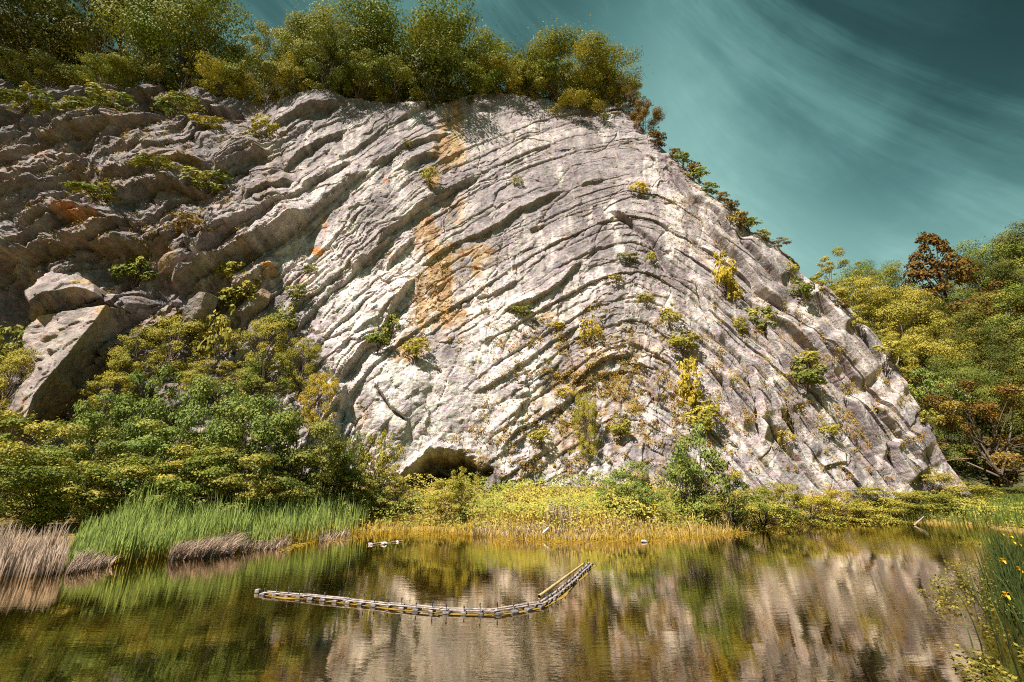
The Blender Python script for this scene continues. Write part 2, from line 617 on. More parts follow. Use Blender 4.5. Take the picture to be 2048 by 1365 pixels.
SKY = [(-260, 70), (-100, 90), (0, 118), (120, 130), (260, 140), (400, 168), (520, 188), (640, 188), (720, 196), (850, 212), (960, 186), (1040, 188),
       (1130, 205), (1215, 200), (1262, 232), (1322, 300), (1410, 388), (1488, 464), (1546, 500), (1598, 538), (1682, 622), (1742, 680), (1784, 742),
       (1836, 832), (1880, 910), (1918, 962), (1940, 1000)]
sx, sy_, sz = pix_cliff(np.array([p[0] for p in SKY], float), np.array([p[1] for p in SKY], float))


def z_top(X):
    return np.interp(X, sx, sz)


NS, NTOP = 700, 36
Xc = np.concatenate([np.linspace(-86, 14, 860)[:-1], np.linspace(14, sx[-1] + 1.0, 900)])
NXC = len(Xc)
ss = np.linspace(0, 1, NS)
ZT = z_top(Xc)
ZT = ZT + 0.5 * fbm(Xc * 0.5, Xc * 0 + 3, 4, 5) + 0.25 * np.floor(3 * vnoise(Xc * 0.8, Xc * 0, 9)) * sstep(10, 20, Xc)
Zf = -1.5 + ss[:, None] * (ZT[None, :] + 1.5)
Xf = np.broadcast_to(Xc, Zf.shape)
Yf = base_Y(Xf, Zf)
U, V = project(Xf, Yf, Zf)


def cliff_relief(U, V):
    """height of the rock above its base sheet, metres, and bedding coordinates"""
    wob = lfbm(U / 150, V / 150, 3, 11)
    right = sstep(1300, 1450, U)
    B = bil(B_G, U, V) + (10 - 8 * right) * wob + (2.6 - 2.0 * right) * lfbm(U / 30, V / 30, 3, 12) + (1.6 - 1.25 * right) * lfbm(U / 9, V / 9, 2, 18)
    T = bil(T_G, U, V) + 26 * lfbm(U / 90, V / 90, 3, 13) + 5 * lfbm(U / 18, V / 18, 2, 14)
    left = 1 - sstep(380, 640, U)
    core = np.exp(-(((U - 880) / 230) ** 2 + ((V - 780) / 210) ** 2))      # massive, less bedded rock
    mass = sstep(0.42, 0.80, np.exp(-(((U - 875) / 200) ** 2 + ((V - 810) / 190) ** 2)))
    upper = np.exp(-(((U - 1150) / 240) ** 2 + ((V - 400) / 190) ** 2))
    lamM = np.clip(sstep(-0.12, 0.22, fbm(U / 120, V / 120, 3, 43)) * (1 - 0.85 * np.clip(upper * 1.3, 0, 1)) * (1 - 0.8 * core), 0.06, 1)

    def bedding(rp, seed, mean_th, jmin, jvar):
        """steps, facets and grooves of the beds; rp = 1 for the straight slabs of the right limb"""
        rg = np.random.default_rng(seed)
        th = np.clip(np.exp(rg.normal(math.log(mean_th), 0.55, 500)), 9, 95)
        bounds = np.cumsum(th) - 2600
        idx = np.clip(np.searchsorted(bounds, B) - 1, 0, len(bounds) - 2)
        lo = bounds[idx]; hi = bounds[idx + 1]; thick = hi - lo
        fr = (B - lo) / thick
        Ljo = jmin + jvar * _h(idx, idx * 0 + 1, 5)
        tt = T / Ljo + 37 * _h(idx, idx * 0 + 2, 6)
        jt = tt + 0.35 * (vnoise(tt * 1.0, idx * 3.7, 8) - 0.5)
        cell = np.floor(jt); cf = jt - cell
        hb = _h(idx, cell, 21); hbed = _h(idx, idx * 0, 22)
        amp = np.clip(0.36 + 0.50 * left + 0.06 * rp - 0.18 * core - 0.12 * upper, 0.12, 2)
        ledgy = (1 - 0.6 * upper) * sstep(0.44, 0.64, fbm(U / 170, V / 170, 2, 41) * 0.5 + 0.5 + 0.25 * (hbed - 0.5))
        D = amp * ((hb - 0.5) * (0.9 - 0.45 * rp) + (hbed - 0.5) * (0.9 + 0.2 * rp) + (1 - fr) * np.clip(thick / 30, 0.4, 1.6) * 0.8 * (0.15 + 0.85 * np.maximum(ledgy, 0.45 * rp)))
        # every block is a flat facet with its own tilt
        D = D + amp * 0.55 * ((cf - 0.5) * (_h(idx, cell, 23) - 0.5) * 1.6 + (fr - 0.5) * (_h(idx, cell, 24) - 0.5) * 1.2) * (1 - 0.5 * rp)
        # second, finer lamination
        B2 = B / 12.0 + 0.9 * fbm(U / 60, V / 60, 2, 15) * (1 - 0.7 * rp)
        Lt = 60 + 110 * rp
        i2 = np.floor(B2); f2 = B2 - i2; tc2 = T / Lt + 9 * _h(i2, i2 * 0, 3); c2 = np.floor(tc2)
        lam = (_h(i2, c2, 32) > 0.35)
        D = D + lamM * 0.26 * amp / 0.4 * (_h(i2, c2, 31) - 0.5 + 0.5 * (0.5 - f2) * lam) * (1 - 0.6 * core) * (1 - 0.35 * rp)
        D = D - lamM * 0.16 * np.exp(-(np.minimum(f2, 1 - f2) * 12 / 1.5) ** 2) * (_h(i2, np.floor(tc2 * 0.5), 34) > 0.55) * (1 - 0.7 * core)
        # grooves along bedding planes and joints
        db = np.minimum(B - lo, hi - B)
        gm = sstep(0.40 - 0.08 * rp, 0.62 - 0.06 * rp, fbm(T / 110 + idx * 7.3, idx * 1.7, 3, 17) * 0.5 + 0.5)
        D = D - (0.20 + 0.35 * left + 0.40 * rp) * np.exp(-(db / (1.6 + 1.1 * rp)) ** 2) * gm * (1 - 0.55 * core)
        dj = np.minimum(cf, 1 - cf) * Ljo
        D = D - 0.16 * np.exp(-(dj / 1.4) ** 2) * (hb > 0.5)
        # angular fracture: every broken piece is a plane with its own tilt, pieces follow the bedding
        for sc_t, sc_b, am, ck, sd_ in ((95, 40, 0.42, 0.16, 301), (38, 17, 0.20, 0.09, 311), (15, 8, 0.085, 0.04, 321)):
            st_ = sc_t * (1 + 2.4 * rp)
            ha, hb_, hc, ox, oy, bd = worley(T / st_ + 0.25 * lfbm(U / sc_t, V / sc_t, 2, sd_ + 7), B / sc_b + 0.25 * (1 - 0.6 * rp) * lfbm(U / sc_t, V / sc_t, 2, sd_ + 8), sd_)
            wgt = (0.75 + 1.2 * left - 0.25 * upper) * (1 - 0.45 * rp)
            D = D + am * wgt * ((ha - 0.5) * 0.9 + (hb_ - 0.5) * 1.5 * ox + (hc - 0.5) * 1.5 * oy)
            D = D - ck * np.exp(-(bd / 0.045) ** 2) * (ha > 0.45) * (1 - 0.6 * rp)
        return D, hb

    Dl, hbl = bedding(0.0, 3, 30, 45, 150)
    Dr, hbr = bedding(1.0, 4, 27, 220, 420)
    D = Dl * (1 - right) + Dr * right
    hb = np.where(right > 0.5, hbr, hbl)
    broken = sstep(0.35, 0.8, np.exp(-(((U - 1190) / 150) ** 2 + ((V - 850) / 150) ** 2)))
    D = D * (1 - 0.68 * mass - 0.55 * broken * (1 - mass))
    # oblique fractures
    F = (U * 0.86 + V * 0.5) / 70 + 1.2 * fbm(U / 120, V / 120, 3, 51)
    fi = np.floor(F); ff = np.abs(F - fi - 0.5) * 70
    fm = sstep(0.58, 0.72, fbm(U / 60 + fi * 5, V / 60, 2, 52) * 0.5 + 0.5)
    D = D - 0.22 * np.exp(-(ff / 1.4) ** 2) * fm * (1 - 0.7 * right)
    # traced ledges
    for pts, h, w, side in LEDGES:
        P = np.array(pts, float)
        pad = w * 3.2
        k = (U > P[:, 0].min() - pad) & (U < P[:, 0].max() + pad) & (V > P[:, 1].min() - pad) & (V < P[:, 1].max() + pad)
        if not k.any(): continue
        jag = 1.3 if side == 2 else 6.0
        uu = U[k] + jag * lfbm(U[k] / 26, V[k] / 26, 3, 61); vv = V[k] + jag * lfbm(U[k] / 26, V[k] / 26, 3, 62)
        s, pos = poly_sd(uu, vv, pts)
        groovy = side == 2
        h = h * (1.25 if groovy else (0.78 if P[:, 0].min() > 560 else 1.0))
        taper = sstep(0, 0.16, pos) * sstep(0, 0.16, 1 - pos)
        endfade = np.exp(-np.maximum(0, np.minimum(pos, 1 - pos) * -1) * 9)
        up = sstep(-1.2, 1.2, s) * np.exp(-np.maximum(s, 0) / w) - 0.25 * (s < 0) * np.exp(s / 14.0)
        D[k] += h * up * taper * endfade
        if groovy:
            D[k] -= 0.8 * h * np.exp(-((s + 2.6) / 2.8) ** 2) * taper * endfade
    # massive relief
    D = D + (0.8 - 0.5 * right) * lfbm(U / 260, V / 260, 3, 71) + (0.20 - 0.10 * right) * lfbm(U / 60, V / 60, 3, 72)
    D = D + (0.07 + 0.16 * left - 0.04 * right) * ridge(U / 42, V / 42, 4, 73) + (0.06 - 0.03 * right) * lfbm(U / 9, V / 9, 3, 74) + (0.05 - 0.03 * right) * ridge(U / 14, V / 14, 3, 77)
    # angular chips: small blocks broken off along beds and joints
    b3 = B / 11 + 1.3 * fbm(U / 40, V / 40, 2, 19); t3 = T / 19 + 1.3 * fbm(U / 35, V / 35, 2, 20)
    i3 = np.floor(b3); j3 = np.floor(t3 + 11 * _h(i3, i3 * 0, 4))
    chip = sstep(-0.1, 0.3, fbm(U / 70, V / 70, 3, 78))
    D = D + (0.26 + 0.2 * left) * (1 - right) * chip * (_h(i3, j3, 33) - 0.5) * (1 - 0.7 * mass)
    # the massive wall breaks along its own irregular, nearly upright fractures
    ha, hb_, hc, ox, oy, bd = worley(U / 34 + 0.4 * lfbm(U / 40, V / 40, 2, 351), V / 46 + 0.4 * lfbm(U / 40, V / 40, 2, 352), 353)
    D = D + np.maximum(mass, 0.9 * broken) * (0.34 * ((ha - 0.5) * 0.8 + (hb_ - 0.5) * 1.2 * ox + (hc - 0.5) * 1.2 * oy) - 0.10 * np.exp(-(bd / 0.05) ** 2) * (ha > 0.5))
    D = D + left * (1.1 * lfbm(U / 120, V / 70, 3, 75) + 0.25 * ridge(U / 70, V / 45, 3, 76))
    # hollows: dark shelter at the left edge, wedge left of the white wall
    D = D - 4.5 * np.exp(-(((U + 5) / 62) ** 2 + ((V - 630) / 95) ** 2) ** 1.5)
    D = D - 1.6 * np.exp(-(((U - 215) / 45) ** 2 + ((V - 545) / 45) ** 2) ** 1.5)
    D = D - 1.6 * np.exp(-(((U - 770) / 24) ** 2 + ((V - 670) / 40) ** 2))
    D = D - 1.6 * np.exp(-(((U - 300) / 45) ** 2 + ((V - 560) / 40) ** 2))
    D = D + 1.6 * core * sstep(0.2, 0.8, core)
    # terraces at the upper left: step back
    D = D - 3.0 * left * sstep(250, 205, V) - 2.2 * left * sstep(160, 120, V)
    # cave
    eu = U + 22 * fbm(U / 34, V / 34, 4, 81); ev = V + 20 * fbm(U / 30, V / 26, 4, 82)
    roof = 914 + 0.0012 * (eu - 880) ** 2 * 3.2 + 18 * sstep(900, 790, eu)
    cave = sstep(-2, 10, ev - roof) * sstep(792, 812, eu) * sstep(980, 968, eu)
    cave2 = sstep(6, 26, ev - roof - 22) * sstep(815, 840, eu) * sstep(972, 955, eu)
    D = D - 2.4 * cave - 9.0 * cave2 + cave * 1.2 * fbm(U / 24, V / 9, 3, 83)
    brow = np.exp(-((ev - roof + 10) / 10) ** 2) * sstep(785, 812, eu) * sstep(985, 965, eu)
    D = D + 0.7 * brow
    return D, B, T, left, right, core, upper, hb, cave


D, Bc, Tc, left, right, core, upper, hb, cave = cliff_relief(U, V)
fade_edge = sstep(0, 0.02, 1 - ss)[:, None]
nrm = 1 / math.hypot(1, LEAN)
Yd = Yf - D * nrm
Zd = Zf + D * LEAN * nrm * 0.7
# colours of the stone itself: pale fresh limestone, grey patina, iron stains, lichen
def blob(u0, v0, ru, rv, p=1.0):
    return np.exp(-((((U - u0) / ru) ** 2 + ((V - v0) / rv) ** 2)) ** p)


pc = worley(Tc / 38 + 0.25 * lfbm(U / 38, V / 38, 2, 318), Bc / 17 + 0.25 * lfbm(U / 38, V / 38, 2, 319), 311)[0]
wn = fbm(U / 40, V / 40, 4, 91); wn2 = fbm(U / 14, V / 14, 3, 92)
streak = fbm(U / 9, V / 130, 4, 93); streak2 = fbm(U / 22, V / 260, 3, 94)
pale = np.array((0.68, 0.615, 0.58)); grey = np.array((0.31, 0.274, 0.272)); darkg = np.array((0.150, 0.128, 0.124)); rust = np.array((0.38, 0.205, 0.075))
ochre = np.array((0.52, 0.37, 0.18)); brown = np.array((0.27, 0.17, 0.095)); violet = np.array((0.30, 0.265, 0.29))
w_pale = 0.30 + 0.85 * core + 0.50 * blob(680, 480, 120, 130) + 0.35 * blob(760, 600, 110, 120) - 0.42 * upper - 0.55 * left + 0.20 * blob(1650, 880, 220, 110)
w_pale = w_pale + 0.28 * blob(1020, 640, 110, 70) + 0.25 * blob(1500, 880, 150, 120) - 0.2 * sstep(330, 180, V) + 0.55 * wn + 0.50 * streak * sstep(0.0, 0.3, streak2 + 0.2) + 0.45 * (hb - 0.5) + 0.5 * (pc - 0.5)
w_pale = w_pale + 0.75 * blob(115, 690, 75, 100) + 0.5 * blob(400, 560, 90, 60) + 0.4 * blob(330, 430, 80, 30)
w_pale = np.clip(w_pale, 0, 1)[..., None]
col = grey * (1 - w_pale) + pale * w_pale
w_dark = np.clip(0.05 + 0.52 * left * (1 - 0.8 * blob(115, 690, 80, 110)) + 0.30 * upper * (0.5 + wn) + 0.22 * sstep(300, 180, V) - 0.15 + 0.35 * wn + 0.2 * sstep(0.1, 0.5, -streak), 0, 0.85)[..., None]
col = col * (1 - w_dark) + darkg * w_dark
patch = sstep(0.10, 0.26, fbm(U / 75, V / 95, 5, 97) - 0.10 * core)[..., None] * 0.62
col = col * (1 - patch) + np.array((0.205, 0.178, 0.178)) * patch
white = (sstep(0.10, 0.42, 0.6 * fbm(U / 15, V / 90, 5, 98) + 0.6 * fbm(U / 50, V / 70, 4, 99) + 0.12 * core - 0.25 * left - 0.08 * upper) * 0.62)[..., None]
col = col * (1 - white) + np.array((0.76, 0.70, 0.65)) * white
w_v = np.clip(0.5 * blob(1480, 760, 40, 60) + 0.5 * blob(1560, 700, 200, 60) * (wn > 0) + 0.4 * sstep(0.25, 0.5, fbm(U / 70, V / 70, 3, 95)), 0, 0.6)[..., None]
col = col * (1 - w_v) + violet * w_v
st = 0
for (a, b, ra, rb, k) in [(853, 470, 26, 46, 1.35), (905, 245, 24, 55, 0.9), (900, 300, 40, 40, 0.65), (860, 360, 22, 26, 0.75), (905, 420, 34, 50, 0.35), (930, 520, 60, 36, 0.85),
                          (870, 590, 44, 70, 0.95), (905, 640, 60, 80, 0.45), (835, 690, 30, 50, 0.8), (800, 720, 30, 40, 0.4), (885, 560, 20, 40, 0.7), (1095, 632, 24, 16, 0.5),
                          (780, 500, 14, 60, 0.3), (960, 500, 40, 20, 0.5), (720, 820, 40, 50, 0.3), (740, 900, 40, 70, 0.25), (1130, 480, 18, 26, 0.35), (1280, 700, 60, 60, 0.25), (1100, 860, 60, 60, 0.2)]:
    st = st + k * blob(a, b, ra, rb, 1.6)
st = 0.84 * sstep(0.10, 0.95, st * (0.85 + 0.9 * wn + 0.7 * streak + 0.6 * wn2 + 0.5 * (pc - 0.5)) * 1.1)
w_r = st[..., None]
rr = np.clip(0.5 + wn2 * 0.9 + 0.5 * blob(853, 470, 26, 46), 0, 1)[..., None]
col = col * (1 - w_r) + (rust * rr + ochre * (1 - rr)) * w_r
for (a, b, ra, rb, k) in [(628, 497, 17, 9, 1.2), (540, 535, 11, 8, 1.1), (100, 322, 18, 12, 0.6), (52, 326, 16, 9, 0.5), (165, 440, 36, 18, 0.7), (215, 460, 12, 14, 0.6), (150, 465, 14, 8, 0.6),
                          (646, 435, 5, 26, 0.6), (770, 360, 7, 5, 0.6), (560, 690, 22, 18, 0.3), (30, 395, 20, 8, 0.4), (600, 560, 30, 12, 0.3)]:
    w = np.clip(k * blob(a, b, ra, rb, 2) * (0.8 + 1.2 * wn2), 0, 0.9)[..., None]
    col = col * (1 - w) + np.array((0.58, 0.25, 0.06)) * w
# thin soil and moss caught on the broken rock of the fold's core and on ledges
moss = np.clip(blob(1210, 820, 130, 120) * sstep(0.0, 0.35, wn + 0.5 * wn2) + 0.55 * left * sstep(0.12, 0.4, fbm(U / 55, V / 38, 3, 96)) + 0.35 * right * sstep(0.28, 0.5, wn), 0, 0.75)[..., None]
mcol = np.array((0.34, 0.235, 0.06)) * (0.5 + 0.5 * sstep(-0.2, 0.3, wn2))[..., None] + np.array((0.30, 0.12, 0.07)) * (1 - sstep(-0.2, 0.3, wn2))[..., None] * 0.6
col = col * (1 - moss * (1 - 0.6 * left[..., None])) + mcol * moss * (1 - 0.6 * left[..., None])
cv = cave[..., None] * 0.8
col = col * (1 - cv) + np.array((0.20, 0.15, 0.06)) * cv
# top of the rock going back
back = np.linspace(0, 1, NTOP + 1)[1:] ** 1.6 * 42
fall = -0.10 * sstep(18, 30, Xc) + 0.10 * (1 - sstep(5, 18, Xc))
Yt = Yd[-1][None, :] + back[:, None]
Zt = Zd[-1][None, :] + back[:, None] * fall[None, :] + 0.6 * fbm(Xc[None, :] * 0.35 + 0 * back[:, None], back[:, None] * 0.35, 3, 88) * sstep(0, 3, back)[:, None]
Xt = np.broadcast_to(Xc, Zt.shape)
colt = np.broadcast_to(np.array((0.16, 0.125, 0.06)), (NTOP, NXC, 3)) * 1.0
mixk = np.exp(-back / 4)[:, None, None]
colt = col[-1][None] * mixk + colt * (1 - mixk)
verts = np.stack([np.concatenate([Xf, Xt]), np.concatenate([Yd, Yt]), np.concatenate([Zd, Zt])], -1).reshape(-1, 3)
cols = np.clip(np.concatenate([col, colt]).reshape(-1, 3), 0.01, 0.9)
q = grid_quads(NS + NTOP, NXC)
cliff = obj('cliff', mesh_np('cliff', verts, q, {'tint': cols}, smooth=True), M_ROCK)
cliff.data.set_sharp_from_angle(angle=R(38))
tag(cliff, 'tall pale limestone cliff of folded rock beds with rust stains above the pond', 'cliff', kind='structure')
del verts, cols, colt, col


def on_cliff(u, v):
    """a point on the finished rock face seen at that pixel"""
    x, y, z = pix_cliff(np.array([float(u)]), np.array([float(v)]))
    i = int(np.clip(np.searchsorted(Xc, x[0]), 0, NXC - 1))
    j = int(np.clip((z[0] + 1.5) / (ZT[i] + 1.5) * (NS - 1), 0, NS - 1))
    return float(Xf[j, i]), float(Yd[j, i]), float(Zd[j, i])


def top_edge(u):
    """rim of the cliff above pixel column u: (X, Y, Z)"""
    v = np.interp(u, [p[0] for p in SKY], [p[1] for p in SKY])
    x, y, z = pix_cliff(np.array([float(u)]), np.array([v]))
    i = int(np.clip(np.searchsorted(Xc, x[0]), 0, NXC - 1))
    return float(Xc[i]), float(Yd[-1, i]), float(Zd[-1, i]), float(fall[i])


# ------------------------------------------------------------------ ground and pond
SHORE = [(0, 1140), (60, 1143), (150, 1136), (230, 1120), (330, 1113), (420, 1106), (520, 1094), (600, 1085), (700, 1069), (740, 1064), (850, 1060), (950, 1069),
         (1100, 1078), (1300, 1075), (1450, 1064), (1530, 1055), (1560, 1047), (1650, 1041), (1750, 1043), (1850, 1046), (1960, 1052)]
wx, wy = pix_water(np.array([p[0] for p in SHORE], float), np.array([p[1] for p in SHORE], float))
pond = [(-40, 0.5), (-42, 16), (-30, 18.6)] + list(zip(wx.tolist(), wy.tolist())) + [(32.5, 28), (21, 17), (14.0, 10.5), (10.5, 6), (8, 0.5)]
pond = np.array(pond)


def pond_dist(X, Y):
    """signed distance to the shore, + on land"""
    best = np.full(X.shape, 1e9); inside = np.zeros(X.shape, bool)
    n = len(pond)
    for i in range(n):
        a = pond[i]; b = pond[(i + 1) % n]
        d = b - a; L2 = (d * d).sum()
        s = np.clip(((X - a[0]) * d[0] + (Y - a[1]) * d[1]) / L2, 0, 1)
        best = np.minimum(best, np.hypot(X - a[0] - s * d[0], Y - a[1] - s * d[1]))
        c = ((a[1] > Y) != (b[1] > Y))
        xi = a[0] + (Y - a[1]) / ((b[1] - a[1]) + 1e-12) * d[0]
        inside ^= c & (X < xi)
    return np.where(inside, -best, best)


def ground_z(X, Y):
    X = np.asarray(X, float); Y = np.asarray(Y, float)
    d = pond_dist(X, Y)
    land = 0.10 + 1.25 * (1 - np.exp(-np.maximum(d, 0) / 4.5)) + 0.12 * fbm(X * 0.5, Y * 0.5, 3, 101) * sstep(0, 2, d)
    slope = (2.2 - 1.4 * sstep(12, 22, X)) * sstep(6, -2, base_Y(X, 3.0) - Y) * (X < 44)               # scree against the foot of the rock
    far = np.maximum(Y - 66, 0) * 0.04
    return np.where(d > 0, land + slope + far, np.maximum(-1.4, d * 0.25 - 0.02) + 0.04)


gx = np.concatenate([np.linspace(-400, -82, 16)[:-1], np.linspace(-82, 92, 420), np.linspace(92, 420, 16)[1:]])
gy = np.concatenate([np.linspace(-150, -6, 8)[:-1], np.linspace(-6, 78, 250), np.linspace(78, 700, 22)[1:]])
GXX, GYY = np.meshgrid(gx, gy)
GZZ = ground_z(GXX, GYY)


def ground_material():
    m, t, out = new_mat('ground')
    co = t.node('ShaderNodeTexCoord').outputs['Object']
    n1 = t.noise(co, 0.45, 6, 0.6); n2 = t.noise(co, 5, 6, 0.65)
    c = t.ramp(n1, [(0.3, (0.09, 0.065, 0.02)), (0.5, (0.24, 0.17, 0.035)), (0.7, (0.33, 0.22, 0.05))])
    c = t.mix(1.0, c, t.ramp(n2, [(0.3, (0.5, 0.5, 0.5)), (0.6, (1.2, 1.2, 1.1))]), 'MULTIPLY')
    d = t.node('ShaderNodeBsdfPrincipled', i_Base_Color=c, i_Roughness=0.95)
    b = t.node('ShaderNodeBump', i_Strength=0.7, i_Distance=0.12, i_Height=n2)
    t.l.new(b.outputs[0], d.inputs['Normal'])
    t.l.new(d.outputs[0], out.inputs[0])
    return m


M_GROUND = ground_material()
ground = obj('ground', mesh_np('ground', np.stack([GXX, GYY, GZZ], -1).reshape(-1, 3), grid_quads(len(gy), len(gx)), smooth=True), M_GROUND)
tag(ground, 'mossy yellow bank round the pond and below the cliff', 'ground', kind='structure')


def water_material():
    m, t, out = new_mat('water')
    co = t.node('ShaderNodeTexCoord').outputs['Object']
    big = t.noise(co, 0.16, 3, 0.5)
    calm = t.maprange(big, 0.36, 0.66, 0.25, 1.0)
    r1 = t.noise(t.mapping(co, scale=(0.75, 2.2, 1)), 2.6, 3, 0.5, 0.3)
    r2 = t.noise(t.mapping(co, scale=(1.4, 5.0, 1)), 5.5, 2, 0.5, 0.2)
    r3 = t.noise(t.mapping(co, scale=(0.5, 0.9, 1)), 0.7, 2, 0.5)
    h = t.math('ADD', t.math('MULTIPLY', r1, 0.55), t.math('MULTIPLY', r2, 0.14))
    h = t.math('ADD', t.math('MULTIPLY', h, calm), t.math('MULTIPLY', r3, 0.5))
    b = t.node('ShaderNodeBump', i_Strength=0.5, i_Distance=0.014, i_Height=h)
    alg = t.noise(t.mapping(co, scale=(0.6, 1.0, 1)), 0.22, 5, 0.6, 0.5)
    body = t.mix(t.maprange(alg, 0.45, 0.70, 0, 1), (0.003, 0.0024, 0.0008, 1), (0.030, 0.019, 0.0025, 1))
    df = t.node('ShaderNodeBsdfDiffuse', i_Color=body)
    gl = t.node('ShaderNodeBsdfGlossy', i_Color=(0.97, 0.86, 0.66, 1), i_Roughness=0.012)
    t.l.new(b.outputs[0], gl.inputs['Normal'])
    lw = t.node('ShaderNodeLayerWeight', i_Blend=0.5)
    fac = t.maprange(lw.outputs['Facing'], 0.62, 0.93, 0.42, 0.90)
    mx = t.node('ShaderNodeMixShader', i_0=fac)
    t.l.new(df.outputs[0], mx.inputs[1]); t.l.new(gl.outputs[0], mx.inputs[2])
    t.l.new(mx.outputs[0], out.inputs[0])
    return m


wv = np.array([(-60, -1.5, 0), (48, -1.5, 0), (48, 52, 0), (-60, 52, 0)], float)
water = obj('water', mesh_np('water', wv, np.array([[0, 1, 2, 3]])), water_material())
tag(water, 'still brown pond water mirroring the cliff with fine ripples', 'water', kind='structure')


# ------------------------------------------------------------------ foliage meshes (unit plants: 1 wide, 1 high, foot at the origin)
def leaves(P, N, size, rng, aspect=0.62, var=None, tip=None):
    """diamond leaves at P facing roughly N"""
    n = len(P)
    N = N / (np.linalg.norm(N, axis=1, keepdims=True) + 1e-9) + rng.normal(0, 0.33, (n, 3))
    N /= np.linalg.norm(N, axis=1, keepdims=True) + 1e-9
    a = np.cross(N, rng.normal(0, 1, (n, 3))); a /= np.linalg.norm(a, axis=1, keepdims=True) + 1e-9
    b = np.cross(N, a)
    s = (size * rng.uniform(0.65, 1.35, n))[:, None]
    bend = N * s * rng.uniform(-0.25, 0.1, n)[:, None]
    V = np.stack([P - a * s, P + b * s * aspect + bend * 0.3, P + a * s + bend, P - b * s * aspect + bend * 0.3], 1).reshape(-1, 3)
    Q = np.arange(n * 4).reshape(n, 4)
    var = rng.uniform(0, 1, n) if var is None else var
    tip = rng.uniform(0, 1, n) if tip is None else tip
    return V, Q, np.repeat(var, 4), np.repeat(tip, 4)


def crown_mesh(name, seed, nclump, nleaf, leaf, rad=(0.5, 0.5, 0.46), cz=0.54, clump=(0.09, 0.19), shell=0.55, droop=0.0, cone=False, flat=0.75, strays=0.07):
    rng = np.random.default_rng(seed)
    cent, crad = [], []
    lob = rng.normal(0, 1, (6, 3)); lob /= np.linalg.norm(lob, axis=1, keepdims=True); lobh = rng.uniform(-0.25, 0.35, 6)
    while len(cent) < nclump:
        d = rng.normal(0, 1, 3); d /= np.linalg.norm(d)
        r = (shell + (1 - shell) * rng.uniform() ** 0.7)
        k = 1 + sum(h * max(0, d @ l) ** 3 for l, h in zip(lob, lobh))
        if cone:
            h = rng.uniform(0.02, 1) ** 0.85
            rr = (1 - h) * 0.5 * rng.uniform(0.55, 1.05) + 0.02
            an = rng.uniform(0, 2 * math.pi)
            c = np.array((rr * math.cos(an), rr * math.sin(an), 0.06 + 0.93 * h))
            cent.append(c); crad.append(rng.uniform(*clump) * (0.5 + 0.8 * (1 - h)))
            continue
        c = np.array((d[0] * rad[0] * r * k, d[1] * rad[1] * r * k, cz + d[2] * rad[2] * r * k))
        if d[2] < -0.55 and rng.uniform() < 0.6: continue
        if c[2] < 0.03: continue
        cent.append(c); crad.append(rng.uniform(*clump) if rng.uniform() < 0.65 else clump[0] * rng.uniform(0.35, 0.8))
        if rng.uniform() < 0.3:
            cent[-1] = cent[-1] + d * rng.uniform(0.02, 0.10); cent[-1][2] = max(cent[-1][2], 0.03)
    cent = np.array(cent); crad = np.array(crad)
    per = rng.multinomial(nleaf, crad ** 2 / (crad ** 2).sum())
    ci = np.repeat(np.arange(nclump), per)
    n = len(ci)
    d = rng.normal(0, 1, (n, 3)); d /= np.linalg.norm(d, axis=1, keepdims=True)
    d[:, 2] = np.where((d[:, 2] < -0.2) & (rng.uniform(size=n) < 0.6), -d[:, 2], d[:, 2])
    r = rng.uniform(0.25, 1, n) ** 0.5
    stray = rng.uniform(size=n) < strays
    r = np.where(stray, r * rng.uniform(1.1, 1.9, n), r)
    off = d * (r * crad[ci])[:, None]; off[:, 2] *= flat
    P = cent[ci] + off
    P[:, 2] -= droop * (off[:, 0] ** 2 + off[:, 1] ** 2) / (crad[ci] + 1e-6)
    N = d * 1.0 + np.array((0, 0, 0.35)); N += (P - np.array((0, 0, cz))) * 0.7
    cvar = rng.uniform(-0.25, 0.25, nclump)
    var = np.clip(rng.uniform(0.15, 0.85, n) + cvar[ci], 0, 1)
    ctip = rng.uniform(0, 1, nclump)
    tip = np.clip(ctip[ci] * 0.75 + 0.35 * rng.uniform(-0.5, 1, n) + 0.25 * (r - 0.5), 0, 1)
    P[:, 2] = np.maximum(P[:, 2], 0.005)
    V, Q, a, b = leaves(P, N, leaf, rng, var=var, tip=tip)
    me = mesh_np(name, V, Q, {'var': a, 'tip': b})
    me.materials.append(M_LEAF)
    return me, cent


def trunk_mesh(name, seed, cent, mat, r=0.022, nl=9, h0=0.3, crook=0.03, stems=1):
    rng = np.random.default_rng(seed)
    parts = []
    for sidx in range(stems):
        top = np.array((rng.uniform(-.05, .05) * stems, rng.uniform(-.05, .05) * stems, 0.78))
        p0 = np.array((rng.uniform(-.03, .03) * (stems - 1), rng.uniform(-.03, .03) * (stems - 1), -0.04))
        ts = np.linspace(0, 1, 7)
        pts = np.array([p0 + (top - p0) * t + np.array((rng.normal(0, crook), rng.normal(0, crook), 0)) * (0 < t < 1) for t in ts])
        rr = r * (1 - 0.8 * ts) / math.sqrt(stems) + 0.002
        rr[0] *= 1.5
        parts.append(tube(pts, rr, 7))
        pick = rng.permutation(len(cent))[:nl]
        for c in cent[pick]:
            s = np.clip(h0 + rng.uniform(0, 0.45), 0, 0.95) * 0.95
            b = p0 + (top - p0) * s
            b = np.array([np.interp(s, ts, pts[:, k]) for k in range(3)])
            if c[2] < b[2] - 0.05: continue
            midp = (b + c) / 2 + rng.normal(0, 0.025, 3) + np.array((0, 0, 0.02))
            r0 = float(np.interp(s, ts, rr)) * 0.6
            parts.append(tube([b, midp, c], [r0, r0 * 0.6, r0 * 0.2], 5))
    V, Q = join(parts)
    me = mesh_np(name, V, Q, smooth=True)
    me.materials.append(mat)
    return me


